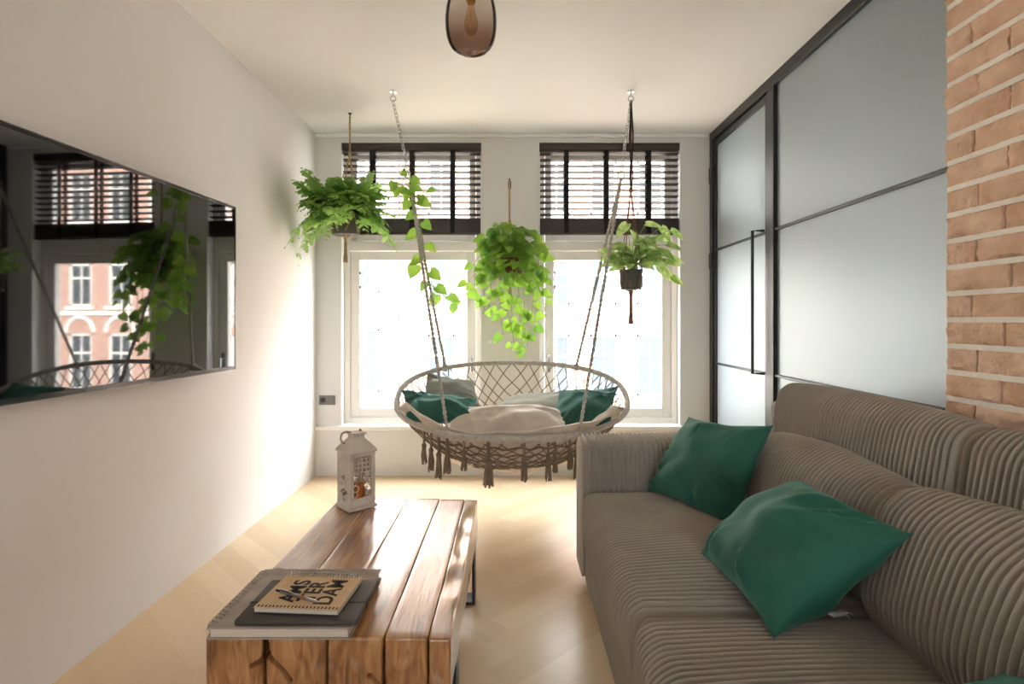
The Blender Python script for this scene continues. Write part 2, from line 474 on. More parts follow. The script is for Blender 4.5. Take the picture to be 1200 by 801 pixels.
# unseen rear window, added to bring fill light from behind the camera
root = bpy.data.objects.new('window_3', None); COL.objects.link(root); root.location = (0, YR - 0.1, RZ0); tag(root, 'unseen white window added behind the camera for fill light', 'window', kind='structure')
f = MB()
for a, b in ((-RW, -RW + .06), (-0.03, 0.03), (RW - .06, RW)): f.box((a, YR - 0.13, RZ0), (b, YR - 0.06, RZ1))
for a, b in ((RZ0, RZ0 + .06), (RZ1 - .06, RZ1)): f.box((-RW, YR - 0.13, a), (RW, YR - 0.06, b))
f.build('window_frame', M['white_wood'], root)
MB().box((-RW + .05, YR - 0.10, RZ0 + .05), (RW - .05, YR - 0.094, RZ1 - .05)).build('pane', M['pane'], root)

# venetian blinds
def blind(x0, x1, tapes, label):
    yc = YB + 0.035
    root = thing('window_blind', ((x0 + x1) / 2, yc, 1.88), label, 'blind', 'dark wooden venetian blinds')
    bx('head_rail', (x0 + 0.004, yc - 0.03, ZO1 - 0.055), (x1 - 0.004, yc + 0.03, ZO1 - 0.002), M['blind'], root)
    s = MB()
    rot = Matrix.Rotation(math.radians(-9), 4, 'X')
    z = 2.505
    while z > 2.02:
        s.box((x0 + 0.008, -0.025, -0.0015), (x1 - 0.008, 0.025, 0.0015), Matrix.Translation((0, yc, z)) @ rot)
        z -= 0.0475
    s.build('slats', M['blind'], root, smooth=False)
    s = MB()
    z = 1.898
    while z < 2.0:
        j = random.uniform(-0.0015, 0.0015)
        s.box((x0 + 0.008, yc - 0.025 + j, z), (x1 - 0.008, yc + 0.025 + j, z + 0.0032)); z += 0.0052
    s.build('gathered_slats', M['blind'], root, smooth=False)
    bx('bottom_rail', (x0 + 0.008, yc - 0.026, 1.876), (x1 - 0.008, yc + 0.026, 1.896), M['blind'], root)
    for t in tapes:
        m = MB(); m.box((t - 0.018, yc - 0.0285, 1.885), (t + 0.018, yc - 0.0275, ZO1 - 0.05)); m.box((t - 0.018, yc + 0.0275, 1.885), (t + 0.018, yc + 0.0285, ZO1 - 0.05))
        m.build('ladder_tape', M['tape'], root, smooth=False)
    return root
blind(OP[0][0], OP[0][1], (-1.09, -0.78, -0.463), 'dark wooden venetian blind half raised behind the fern')
blind(OP[1][0], OP[1][1], (0.424, 0.735, 1.066), 'dark wooden venetian blind half raised in the window beside the glass door')

# ------------------------------------------------------------------ frosted partition and door (right)
PX0, PX1 = XR, XR + 0.045
root = bpy.data.objects.new('wall_right', None); COL.objects.link(root); root.location = (XR, 1, 0); tag(root, 'frosted glass partition with slim black steel bars', 'partition', kind='structure')
f = MB()
f.box((PX0 - 0.012, YR, 2.585), (PX1, YB, ZC))            # head
f.box((PX0 - 0.012, 3.34, 0.0), (PX1, 3.43, 2.585))       # post between door and fixed glass
f.box((PX0 - 0.012, 4.355, 0.0), (PX1, YB, 2.585))        # post against the back wall
f.box((PX0, YR, 0.0), (PX1, 3.34, 0.05))
for z in (0.88, 1.74): f.box((PX0 - 0.004, YR, z - 0.008), (PX1 - .015, 3.34, z + 0.008))
f.build('steel_frame', M['black_steel'], root, bevel=0.003)
for za, zb in ((0.05, 0.874), (0.886, 1.734), (1.746, 2.585)):
    MB().box((PX0 + 0.012, YR, za), (PX0 + 0.022, 3.34, zb)).build('glass_panel', M['frosted'], root)
root = bpy.data.objects.new('door_1', None); COL.objects.link(root); root.location = (XR, 3.9, 0); tag(root, 'black steel door with frosted glass and tall bar handle', 'door', kind='structure')
f = MB()
f.box((PX0, 3.438, 0.01), (PX1 - 0.005, 3.478, 2.575)); f.box((PX0, 4.312, 0.01), (PX1 - 0.005, 4.35, 2.575))
f.box((PX0, 3.478, 0.01), (PX1 - 0.005, 4.312, 0.06)); f.box((PX0, 3.478, 2.53), (PX1 - 0.005, 4.312, 2.575))
for z in (0.88, 1.74): f.box((PX0, 3.478, z - 0.008), (PX1 - 0.015, 4.312, z + 0.008))
f.build('door_frame', M['black_steel'], root, bevel=0.003)
for za, zb in ((0.06, 0.874), (0.886, 1.734), (1.746, 2.53)):
    MB().box((PX0 + 0.012, 3.478, za), (PX0 + 0.022, 4.312, zb)).build('glass_panel', M['frosted'], root)
MB().tube([(PX0 + 0.004, 3.5, 1.755), (1.478, 3.5, 1.755), (1.478, 3.5, 0.878), (PX0 + 0.004, 3.5, 0.878)], 0.010, n=8).build('door_handle', M['black_steel'], root, angle=30)
for z in (2.315, 1.66):
    bx('hinge', (PX0 - 0.03, 4.33, z - 0.06), (PX0 + 0.002, 4.385, z + 0.06), M['black_steel'], root)

# ------------------------------------------------------------------ brick pier
def build_pier():
    X0, Ye, course, mj = 1.35, 1.775, 0.0806, 0.016
    root = bpy.data.objects.new('pillar', None); COL.objects.link(root); root.location = (1.44, 0.7, 0)
    tag(root, 'exposed red-brown brick pillar behind the sofa', 'pillar', kind='structure')
    core = MB().box((X0 + 0.013, -0.6, 0), (XR - 0.013, Ye - 0.012, ZC - 0.001))
    core.build('mortar', M['mortar'], root, smooth=False)
    b = MB(); rnd = random.Random(11); bed = MB()
    z = 0.95 - 12 * course + 0.02; row = 0
    while z < ZC:
        za, zb = max(z, 0.002), min(z + course - mj, ZC - 0.002)
        if zb - za > 0.01:
            y = Ye; first = 0.205 if row % 2 == 0 else 0.1
            ln = first + rnd.uniform(-0.012, 0.02)
            while y > -0.58:
                ya = max(y - ln, -0.6)
                dx = rnd.uniform(-0.003, 0.004)
                nz_, ny_ = 6, 14
                base = rnd.random() * 50
                # front face grid with rough relief, plus sides
                P = []
                for i in range(nz_ + 1):
                    r_ = []
                    for j in range(ny_ + 1):
                        fy, fz = j / ny_, i / nz_
                        ed = min(fy, 1 - fy) * ny_ < 0.5 or min(fz, 1 - fz) * nz_ < 0.5
                        h = 0.009 * noise.noise(Vector((base, fy * 8, fz * 4))) + (0.004 if ed else 0)
                        yy = y + (ya - y) * fy + (0.002 * noise.noise(Vector((base + 9, fz * 4, fy))) if ed else 0)
                        zz = za + (zb - za) * fz + (0.002 * noise.noise(Vector((base + 5, fy * 6, fz))) if ed else 0)
                        r_.append(Vector((X0 + dx + h, yy, zz)))
                    P.append(r_)
                b.grid(P)
                n0 = len(b.v) - (nz_ + 1) * (ny_ + 1)
                ring = [n0 + j for j in range(ny_ + 1)] + [n0 + i * (ny_ + 1) + ny_ for i in range(1, nz_ + 1)] + \
                       [n0 + nz_ * (ny_ + 1) + j for j in range(ny_ - 1, -1, -1)] + [n0 + i * (ny_ + 1) for i in range(nz_ - 1, 0, -1)]
                k0 = len(b.v)
                for q in ring:
                    p = b.v[q]; b.v.append((X0 + 0.11 if y == Ye else X0 + 0.02, p[1], p[2]))
                m_ = len(ring)
                for q in range(m_):
                    b.f.append((ring[(q + 1) % m_], ring[q], k0 + q, k0 + (q + 1) % m_))
                y = ya - 0.008; ln = 0.21 + rnd.uniform(-0.01, 0.01)
        bed.box((X0 + 0.004, -0.6, zb), (X0 + 0.013, Ye - 0.004, min(z + course, ZC - 0.001)))
        z += course; row += 1
    bed.build('bed_joints', M['mortar'], root, smooth=False)
    b.build('brickwork', M['brick'], root, angle=50)
build_pier()

# ------------------------------------------------------------------ ribbed upholstery
def rrect(ha, hb, rc, k):
    """rounded rectangle: points and outward normals, counter-clockwise"""
    P, Nn = [], []
    cs = [(ha - rc, hb - rc, 0), (-(ha - rc), hb - rc, PI / 2), (-(ha - rc), -(hb - rc), PI), (ha - rc, -(hb - rc), 1.5 * PI)]
    for ci, (ca, cb, a0) in enumerate(cs):
        for j in range(7):
            a = a0 + (PI / 2) * j / 6
            P.append((ca + rc * math.cos(a), cb + rc * math.sin(a))); Nn.append((math.cos(a), math.sin(a)))
        na, nb, _ = cs[(ci + 1) % 4]
        a1 = a0 + PI / 2
        sx, sy = ca + rc * math.cos(a1), cb + rc * math.sin(a1)
        ex, ey = na + rc * math.cos(a1), nb + rc * math.sin(a1)
        for j in range(1, k):
            t = j / k
            P.append((sx + (ex - sx) * t, sy + (ey - sy) * t)); Nn.append((math.cos(a1), math.sin(a1)))
    return np.array(P), np.array(Nn)

def ribbed(name, parent, ha, hb, rc, t0, t1, xf, R=0.04, bulge=0.02, pitch=0.0205, amp=0.017, k=10, wob=0.004, seed=0, phase=0.0):
    P, Nn = rrect(ha, hb, rc, k)
    per = 12
    n = max(4, int(round((t1 - t0) / pitch * per)))
    ts = np.linspace(t0, t1, n + 1)
    tm, th = (t0 + t1) / 2, (t1 - t0) / 2
    rings = []
    m = len(P)
    qa, qb = P[:, 0] / ha, P[:, 1] / hb
    for i, t in enumerate(ts):
        tn = (t - tm) / th
        dist = max(0.0, th - abs(t - tm))
        e = 0.0 if dist >= R else R - math.sqrt(max(0, R * R - (R - dist) ** 2))
        sn = abs(math.sin(PI * (t - t0) / pitch + phase))
        rib = amp * ((max(0.0, sn - 0.55) / 0.45) ** 0.5 - 1.0)
        wv = wob * noise.noise(Vector((seed * 7.3, t * 5.0, 0)))
        ring = P + Nn * (rib - e + wv)
        bl = bulge * (1 - tn * tn)
        ring = ring + np.stack([Nn[:, 0] * bl * (1 - np.clip(qb, -1, 1) ** 2), Nn[:, 1] * bl * (1 - np.clip(qa, -1, 1) ** 2)], 1)
        rings.append((ring, t))
    # closing rings at both ends
    allr = []
    a0 = rings[0][0]; a1 = rings[-1][0]
    for s in (0.02, 0.5, 0.85): allr.append((a0 * s, t0 - 0.006 * (1 - s)))
    allr += rings
    for s in (0.85, 0.5, 0.02): allr.append((a1 * s, t1 + 0.006 * (1 - s)))
    V = []
    for ring, t in allr:
        for a, b in ring: V.append(xf(a, b, t))
    F = []
    for i in range(len(allr) - 1):
        for j in range(m):
            F.append((i * m + j, i * m + (j + 1) % m, (i + 1) * m + (j + 1) % m, (i + 1) * m + j))
    F.append(tuple(range(m))); F.append(tuple((len(allr) - 1) * m + j for j in reversed(range(m))))
    mb = MB(); mb.v = V; mb.f = F
    o = mb.build(name, M['cord'], parent, angle=180)
    return o

def xz(cx, cz, rot):
    c, s = math.cos(rot), math.sin(rot)
    return lambda a, b, t: (cx + a * c + b * s, t, cz - a * s + b * c)

sofa = thing('sofa', (0.8, 1.45, 0), 'large taupe ribbed corduroy sofa along the brick pillar', 'sofa')
SEAM = 1.456
ribbed('base', sofa, 0.475, 0.115, 0.03, 0.39, 2.53, xz(0.80, 0.148, 0), R=0.01, bulge=0.0, amp=0.011)
ribbed('seat_cushion', sofa, 0.42, 0.105, 0.05, SEAM + 0.003, 2.505, xz(0.725, 0.354, 0), R=0.06, bulge=0.03, seed=1)
ribbed('seat_cushion', sofa, 0.42, 0.105, 0.05, 0.405, SEAM - 0.003, xz(0.725, 0.354, 0), R=0.06, bulge=0.03, seed=2)
def arm_xf(y): return lambda a, b, t: (t, y - a, b + 0.353)
ribbed('armrest', sofa, 0.115, 0.315, 0.05, 0.305, 1.30, arm_xf(2.632), R=0.04, bulge=0.01, amp=0.011, seed=3)
ribbed('armrest', sofa, 0.115, 0.315, 0.05, 0.305, 1.30, arm_xf(0.28), R=0.04, bulge=0.01, amp=0.011, seed=4)
ribbed('back_frame', sofa, 0.045, 0.38, 0.03, 0.17, 2.74, xz(1.285, 0.44, 0), R=0.02, bulge=0.0, amp=0.004)
up = 0.16
ribbed('back_cushion', sofa, 0.085, 0.19, 0.075, SEAM + 0.002, 2.51, xz(1.215, 0.742, up), R=0.05, bulge=0.02, seed=5)
ribbed('back_cushion', sofa, 0.085, 0.19, 0.075, 0.405, SEAM - 0.002, xz(1.215, 0.742, up), R=0.05, bulge=0.02, seed=6)
lo = 0.30
ribbed('lumbar_cushion', sofa, 0.095, 0.165, 0.085, SEAM + 0.002, 2.27, xz(1.02, 0.60, lo), R=0.06, bulge=0.03, seed=7)
ribbed('lumbar_cushion', sofa, 0.095, 0.175, 0.085, 0.46, SEAM - 0.012, xz(0.98, 0.615, lo), R=0.06, bulge=0.04, seed=8)
for x in (0.38, 1.2):
    for y in (0.3, 2.62):
        MB().lathe([(0.02, 0.0), (0.025, 0.045)], (x, y, 0), 12).build('foot', M['black_steel'], sofa)

# ------------------------------------------------------------------ pillows
def pillow(name, corners, thick, material, label, cat, group=None, seed=0, wr=0.008, n=46, pinch=0.09, parent=None, creases=11):
    A, B, C_, D = [Vector(c) for c in corners]
    nrm = ((B - A).cross(D - A) + (C_ - D).cross(C_ - B)).normalized()
    ax, ay = (B - A).normalized(), (D - A).normalized()
    rnd = random.Random(seed * 17 + 3)
    lines = []
    for _ in range(creases):
        e = rnd.randrange(4); q = rnd.choice((-1, 1)) * rnd.uniform(0.35, 1.0) if rnd.random() < 0.7 else rnd.uniform(-.5, .5)
        p0 = [(q, -1), (1, q), (q, 1), (-1, q)][e]
        tx, ty = rnd.uniform(-.45, .45) - p0[0], rnd.uniform(-.45, .45) - p0[1]
        l_ = math.hypot(tx, ty)
        lines.append((p0, (tx / l_, ty / l_), rnd.uniform(.45, 1.1), rnd.uniform(.035, .075), rnd.uniform(.5, 1.3) * wr, rnd.choice((-1, 1)), rnd.choice((1, 1, -1)), rnd.uniform(-.5, .5)))
    m = MB()
    def pt(u, v, sgn):
        s, t = (u + 1) / 2, (v + 1) / 2
        wu = 0.012 * noise.noise(Vector((seed * 2.7, v * 2.3, 1))); wv = 0.012 * noise.noise(Vector((u * 2.3, seed * 2.7, 7)))
        ps = pinch * (1 - v * v) ** 0.8; pt_ = pinch * (1 - u * u) ** 0.8
        s2 = 0.5 + (s - 0.5) * (1 - ps) + wu * abs(u); t2 = 0.5 + (t - 0.5) * (1 - pt_) + wv * abs(v)
        p = A * (1 - s2) * (1 - t2) + B * s2 * (1 - t2) + C_ * s2 * t2 + D * (1 - s2) * t2
        h = (max(0, 1 - abs(u) ** 2.3) ** 0.58) * (max(0, 1 - abs(v) ** 2.3) ** 0.58)
        h2 = thick / 2 * h * (1 - 0.14 * v)
        q = Vector((u * 1.9 + seed * 3.1, v * 1.9, sgn * 4 + seed))
        cr = noise.noise(q) * wr * 1.5
        for (p0, dr, L, w_, am, sg, face, bend) in lines:
            if sgn < 0: continue
            rx, ry = u - p0[0], v - p0[1]
            al = rx * dr[0] + ry * dr[1]
            if al < -0.1 or al > L: continue
            d = rx * -dr[1] + ry * dr[0] + bend * al * al
            tp = max(0, 1 - al / L) ** 0.8 * min(1, (al + 0.1) * 6)
            cr += am * tp * (math.exp(-(d / w_) ** 2) * -1.0 + 0.9 * math.exp(-((d - 1.9 * w_ * sg) / (1.1 * w_)) ** 2))
        k_ = min(1, (1 - max(abs(u), abs(v))) * 6)
        und = nrm * (0.010 * math.sin(u * 3.1 + seed) * math.cos(v * 2.4 + seed * 2) * max(abs(u), abs(v)) ** 3)
        return p + und + nrm * sgn * (h2 + cr * k_)
    for sgn in (1, -1):
        P = []
        for i in range(n + 1):
            r_ = []
            for j in range(n + 1):
                u = math.sin(PI / 2 * (2 * i / n - 1)); v = math.sin(PI / 2 * (2 * j / n - 1))
                r_.append(pt(u, v, sgn))
            P.append(r_)
        if sgn < 0: P = P[::-1]
        m.grid(P)
    key = {}; remap = []; nv = []
    for p in m.v:
        kx = tuple(round(c * 20000) for c in p)
        if kx not in key: key[kx] = len(nv); nv.append(p)
        remap.append(key[kx])
    m.v = nv
    m.f = [q for q in (tuple(remap[i] for i in f_) for f_ in m.f) if len(set(q)) == 4]
    o = m.build(name, material, parent, angle=100)
    if label: tag(o, label, cat, group)
    return o

G1 = 'green pillows on the sofa'
pillow('throw_pillow', [(.578, 2.462, .474), (.78, 2.005, .462), (.94, 2.04, .825), (.765, 2.46, .785)], 0.19, wr=.015, creases=12, material=M['velvet'],
       label='green velvet pillow leaning in the far corner of the sofa, by the window', cat='pillow', group=G1, seed=1)
p2 = pillow('throw_pillow', [(.588, 1.77, .474), (.60, 1.30, .472), (.878, 1.245, .742), (.872, 1.74, .722)], 0.23, wr=.017, creases=12, material=M['velvet'],
       label='large green velvet pillow lying aslant across the middle of the sofa', cat='pillow', group=G1, seed=2)
pillow('throw_pillow', [(.60, 1.0, .475), (.62, .56, .475), (.86, .52, .80), (.835, .97, .60)], 0.15, M['velvet'],
       'green pillow at the camera end of the sofa, only its corner in the picture', 'pillow', G1, seed=3)
cl = MB()
P = []
for i in range(7):
    P.append([Vector((0.735 + 0.075 * j / 5, 1.372 + 0.012 * math.sin(i * 1.2 + j) - 0.004 * i, 0.492 + 0.02 * i / 6 + 0.004 * math.sin(j * 2.1))) for j in range(6)])
cl.grid(P)
lab = cl.build('care_label', M['label_white'], p2, solid=0.0008); lab['label'] = 'white sewn-in care label'

# ------------------------------------------------------------------ coffee table
TX0, TX1, TY0, TY1, TZ = -0.778, -0.155, 1.446, 2.57, 0.40
table = thing('coffee_table', (-0.466, 2.0, 0), 'rustic coffee table of thick varnished beams on black steel legs', 'table')
def seg_d(p, a, b):
    ab = b - a; t = max(0, min(1, (p - a).dot(ab) / ab.length_squared)); return (p - (a + ab * t)).length
def build_top():
    m = MB()
    edges = [-0.778, -0.627, -0.47, -0.325, -0.213, -0.155]
    zb = 0.242
    cracks = [[(-.625, .395), (-.618, .352)], [(-.618, .352), (-.66, .325)], [(-.618, .352), (-.585, .318)], [(-.585, .318), (-.562, .29)], [(-.36, .3), (-.33, .268)]]
    cracks = [(Vector(a), Vector(b)) for a, b in cracks]
    for k in range(5):
        xa, xb = edges[k] + (0.0008 if k else 0), edges[k + 1] - (0.0008 if k < 4 else 0)
        if k == 0: xb -= 0.002
        hh = [0.0, -0.001, 0.001, -0.0005, -0.003][k]
        nx, ny, nz_ = 10, 70, 12
        rr = 0.004
        def wob(p):
            q = Vector((p.x * 9 + k * 4, p.y * 3, p.z * 9))
            d = Vector((noise.noise(q + Vector((3, 0, 0))) * (0.004 if k == 4 else 0.0012), noise.noise(q + Vector((0, 7, 0))) * 0.003, noise.noise(q) * 0.003))
            if k in (3, 4) and p.z > 0.3:
                d.z -= 0.012 * max(0, noise.noise(Vector((p.x * 14, p.y * 6, 2)))) if k == 4 else 0
            return p + d
        # a closed rounded-box grid: profile around (x,z), swept along y
        prof = []
        def arc(cx, cz, a0):
            for j in range(4):
                a = a0 + PI / 2 * j / 3
                prof.append((cx + rr * math.cos(a), cz + rr * math.sin(a)))
        zt = TZ + hh - 0.001
        arc(xb - rr, zt - rr, 0)
        for j in range(1, nx): prof.append((xb - rr + (xa - xb + 2 * rr) * j / nx, zt))
        arc(xa + rr, zt - rr, PI / 2)
        for j in range(1, nz_): prof.append((xa, zt - rr + (zb - zt + 2 * rr) * j / nz_))
        arc(xa + rr, zb + rr, PI)
        for j in range(1, nx): prof.append((xa + rr + (xb - xa - 2 * rr) * j / nx, zb))
        arc(xb - rr, zb + rr, 1.5 * PI)
        for j in range(1, nz_): prof.append((xb, zb + rr + (zt - zb - 2 * rr) * j / nz_))
        cx, cz = (xa + xb) / 2, (zt + zb) / 2
        ys = [TY0 + 0.006 * (1 - math.cos(0)), ] if False else [TY0 + (TY1 - TY0) * j / ny for j in range(ny + 1)]
        rings = []
        for i, y in enumerate(ys):
            ins = 0.002 if i in (0, ny) else 0
            rings.append([wob(Vector((cx + (x - cx) * (1 - ins / (abs(xb - xa) / 2)), y, cz + (z - cz) * (1 - ins / 0.08)))) for x, z in prof])
        vs = [p for r_ in rings for p in r_]; q = len(prof)
        fs = [(i * q + j, i * q + (j + 1) % q, (i + 1) * q + (j + 1) % q, (i + 1) * q + j) for i in range(ny) for j in range(q)]
        fs.append(tuple(ny * q + j for j in range(q)))
        m.add(vs, fs)
        # near end grain face: fine grid with the drying cracks pressed in
        gx = max(6, int((xb - xa - 0.004) / 0.0032)); gz = int((zt - zb - 0.012) / 0.0035)
        P = []
        for i in range(gz + 1):
            r_ = []
            for j in range(gx + 1):
                x = xa + 0.0018 + (xb - xa - 0.0036) * j / gx; z = zb + 0.0022 + (zt - zb - 0.0044) * i / gz
                dep = 0.0
                for a, b in cracks:
                    dd = seg_d(Vector((x, z)), a, b)
                    dep = max(dep, 0.03 * max(0, 1 - dd / 0.006))
                rim = min(i, gz - i, j, gx - j)
                y = TY0 + (0.001 if rim == 0 else -0.003) + dep + 0.0025 * noise.noise(Vector((x * 30, z * 30, k)))
                r_.append(Vector((x, y, z)))
            P.append(r_)
        m.grid(P)
    return m.build('tabletop', M['beam'], table, angle=50)
build_top()
def leg(y0, y1):
    m = MB()
    m.box((TX1 - 0.014, y0, 0.002), (TX1 - 0.002, y1, 0.243)); m.box((TX0 + 0.006, y0, 0.002), (TX0 + 0.018, y1, 0.243))
    m.box((TX0 + 0.018, y0, 0.002), (TX1 - 0.014, y1, 0.014)); m.box((TX0 + 0.018, y0, 0.231), (TX1 - 0.014, y1, 0.243))
    m.build('leg', M['black_steel'], table, bevel=0.002)
leg(2.40, 2.49); leg(1.60, 1.69)

# ------------------------------------------------------------------ books on the table
b = thing('scrapbook', (-0.585, 1.59, TZ + 0.002), 'thick grey linen scrapbook lowest in the stack on the table', 'book')
z0 = TZ + 0.002
bx('cover', (-.766, 1.425, z0 + 0.026), (-.405, 1.765, z0 + 0.030), M['linen_book'], b, bevel=0.0015)
bx('back_cover', (-.766, 1.425, z0), (-.405, 1.765, z0 + 0.004), M['linen_book'], b, bevel=0.0015)
bx('page_block', (-.758, 1.430, z0 + 0.004), (-.412, 1.760, z0 + 0.026), M['paper'], b, bevel=0.001)
m = MB()
for i in range(17):
    y = 1.45 + i * 0.018
    m.tube([(-.760 + 0.016 * math.cos(a), y + 0.002 * a / PI, z0 + 0.0185 + 0.0165 * math.sin(a)) for a in [2 * PI * q / 14 for q in range(14)]], 0.0014, 5, closed=True)
m.build('ring_binding', M['chrome'], b)
nb = thing('notebook', (-0.545, 1.545, z0 + 0.031), 'charcoal notebook closed with a black elastic, between scrapbook and kraft book', 'book')
z1 = z0 + 0.031
bx('cover', (-.70, 1.432, z1), (-.39, 1.66, z1 + 0.014), M['charcoal'], nb, bevel=0.004)
m = MB(); m.box((-.701, 1.522, z1 - 0.0006), (-.389, 1.529, z1 + 0.0152)); m.build('elastic_band', M['ink'], nb, bevel=0.001)
z2 = z1 + 0.0155
kb = thing('kraft_notebook', (-0.55, 1.55, z2), 'wire-bound kraft notebook on top of the stack with large black stencil letters', 'book')
rk = Matrix.Translation((-0.548, 1.552, z2)) @ Matrix.Rotation(math.radians(-4), 4, 'Z')
KW, KD = 0.112, 0.094
m = MB().box((-KW, -KD, 0.013), (KW, KD, 0.0155), rk); m.build('front_cover', M['kraft'], kb, bevel=0.0008)
m = MB().box((-KW + .002, -KD + .002, 0.0022), (KW - .002, KD - .002, 0.013), rk); m.build('page_block', M['paper'], kb)
m = MB().box((-KW, -KD, 0.0), (KW, KD, 0.0022), rk); m.build('back_cover', M['charcoal'], kb, bevel=0.0006)
m = MB()
for i in range(26):
    x = -KW + 0.012 + i * 0.008
    m.tube([rk @ Vector((x + 0.001 * q / 12, KD + 0.002 + 0.013 * math.cos(2 * PI * q / 12), 0.0115 + 0.0100 * math.sin(2 * PI * q / 12))) for q in range(12)], 0.0012, 5, closed=True)
m.build('wire_binding', M['silver'], kb)
m = MB()
for i in range(22):
    x = -KW + 0.008 + i * 0.0099
    m.box((x, -KD + 0.003, 0.0155), (x + 0.004, -KD + 0.013, 0.0160), rk)
m.build('printed_border', M['ink'], kb, smooth=False)
def letters(text, size, mx, name, parent):
    cu = bpy.data.curves.new('lettering', 'FONT'); cu.body = text; cu.size = size; cu.align_x = 'CENTER'; cu.align_y = 'CENTER'
    cu.offset = size * 0.024; cu.extrude = 0.0003; cu.space_line = 0.80; cu.space_character = 1.04
    o = bpy.data.objects.new('lettering_source', cu); COL.objects.link(o)
    bpy.context.view_layer.update()
    me = bpy.data.meshes.new_from_object(o.evaluated_get(bpy.context.evaluated_depsgraph_get()))
    bpy.data.objects.remove(o); bpy.data.curves.remove(cu)
    mb = MB(); mb.v = [tuple(mx @ v.co) for v in me.vertices]; mb.f = [tuple(p.vertices) for p in me.polygons]
    bpy.data.meshes.remove(me)
    return mb.build(name, M['ink'], parent, smooth=False)
letters('AMS\nTER\nDAM', 0.064, rk @ Matrix.Translation((0.008, 0.0, 0.0158)) @ Matrix.Rotation(PI / 2, 4, 'Z') @ Matrix.Diagonal((1.0, 1.0, 1, 1)), 'lettering', kb)
zp = z2 + 0.0165
pen = thing('pen', (-.57, 1.51, zp), 'silver ballpoint pen with copper ring lying across the kraft notebook', 'pen')
pa, pb = Vector((-.640, 1.545, zp + 0.0052)), Vector((-.503, 1.478, zp + 0.0052))
def along(t): return pa.lerp(pb, t)
MB().tube([along(.12), along(.6)], 0.0050, 10).build('barrel', M['silver'], pen)
MB().tube([along(.6), along(.66)], 0.0052, 10).build('ring', M['copper'], pen)
MB().tube([along(.66), along(.92), along(1)], [0.0048, 0.0044, 0.0012], 10).build('tip', M['silver'], pen)
MB().tube([along(0), along(.12)], 0.003, 8).build('push_button', M['ink'], pen)
MB().tube([along(.10) + Vector((0, 0, .006)), along(.38) + Vector((0, 0, .0065))], 0.0014, 6).build('clip', M['chrome'], pen)

# ------------------------------------------------------------------ lantern
LC = Vector((-0.672, 2.455, TZ + 0.003))
lan = thing('lantern', LC, 'whitewashed wooden lantern with carved openings at the window end of the table', 'lantern')
RL = Matrix.Translation(LC) @ Matrix.Rotation(math.radians(43), 4, 'Z')
S = 0.059
m = MB().box((-S - .006, -S - .006, 0), (S + .006, S + .006, 0.014), RL); m.box((-S, -S, 0.014), (S, S, 0.022), RL)
m.build('base', M['lantern'], lan, bevel=0.002)
m = MB()
for sx in (-1, 1):
    for sy in (-1, 1):
        m.box((sx * S - (0.012 if sx > 0 else 0), sy * S - (0.012 if sy > 0 else 0), 0.02), (sx * S + (0.012 if sx < 0 else 0), sy * S + (0.012 if sy < 0 else 0), 0.238), RL)
m.build('corner_posts', M['lantern'], lan, bevel=0.0015)
# carved door on the -Y face, pierced panels on the other faces
def face_mx(k): return RL @ Matrix.Rotation(k * PI / 2, 4, 'Z') @ Matrix.Translation((0, -S + 0.004, 0))
def carved(k, name):
    mx = face_mx(k); m = MB()
    w_ = S - 0.012
    m.box((-w_, -.003, 0.022), (w_, .003, 0.05), mx); m.box((-w_, -.003, 0.222), (w_, .003, 0.238), mx)
    m.box((-w_, -.003, 0.05), (-w_ + .006, .003, 0.222), mx); m.box((w_ - .006, -.003, 0.05), (w_, .003, 0.222), mx)
    def curl(cx, cz, r, a0, a1):
        m.tube([mx @ Vector((cx + r * math.cos(a0 + (a1 - a0) * q / 12), 0, cz + r * math.sin(a0 + (a1 - a0) * q / 12))) for q in range(13)], 0.0021, 6)
    for cz in (0.205, 0.185, 0.165):
        for cx in (-0.026, -0.009, 0.009, 0.026): curl(cx, cz, 0.0095, 0, 2 * PI)
    for sx in (-1, 1):
        curl(sx * 0.034, 0.14, 0.014, 0, 2 * PI); curl(sx * 0.036, 0.115, 0.010, 0, 2 * PI); curl(sx * 0.03, 0.09, 0.013, 0, 2 * PI); curl(sx * 0.034, 0.066, 0.012, 0, 2 * PI)
    m.build(name, M['lantern'], lan, angle=50)
carved(0, 'carved_door')
def pierced(k):
    mx = face_mx(k); m = MB(); w_ = S - 0.012
    nx, nz_ = 9, 40
    holes = set()
    for (cx, cz, r) in ((4, 9, 3.2), (4, 3, 1.6), (2, 15, 1.4), (6, 15, 1.4), (4, 20, 2.2)):
        for i in range(nx):
            for j in range(nz_):
                dd = abs(i - cx) + abs(j - cz)
                if dd <= r and not (dd < 0.7 and r > 2): holes.add((i, j))
    for i in range(nx):
        for j in range(nz_):
            if (i, j) in holes: continue
            x0 = -w_ + 2 * w_ * i / nx; zz = 0.022 + 0.216 * j / nz_
            m.box((x0, -.003, zz), (x0 + 2 * w_ / nx, .003, zz + 0.216 / nz_), mx)
    m.build('pierced_panel', M['lantern'], lan, smooth=False)
for k in (1, 2, 3): pierced(k)
m = MB()
def sq(s, z): return [RL @ Vector(p) for p in ((-s, -s, z), (s, -s, z), (s, s, z), (-s, s, z))]
lv = [(S + .007, .238), (S + .007, .246), (.030, .292), (.026, .296), (.026, .312)]
vs = [p for s_, z in lv for p in sq(s_, z)]
fs = [(i * 4 + j, i * 4 + (j + 1) % 4, (i + 1) * 4 + (j + 1) % 4, (i + 1) * 4 + j) for i in range(4) for j in range(4)] + [(3, 2, 1, 0), (16, 17, 18, 19)]
m.add(vs, fs); m.build('roof', M['lantern'], lan, bevel=0.002)
MB().box((-.033, -.033, .312), (.033, .033, .319), RL).build('roof_cap', M['lantern'], lan, bevel=0.002)
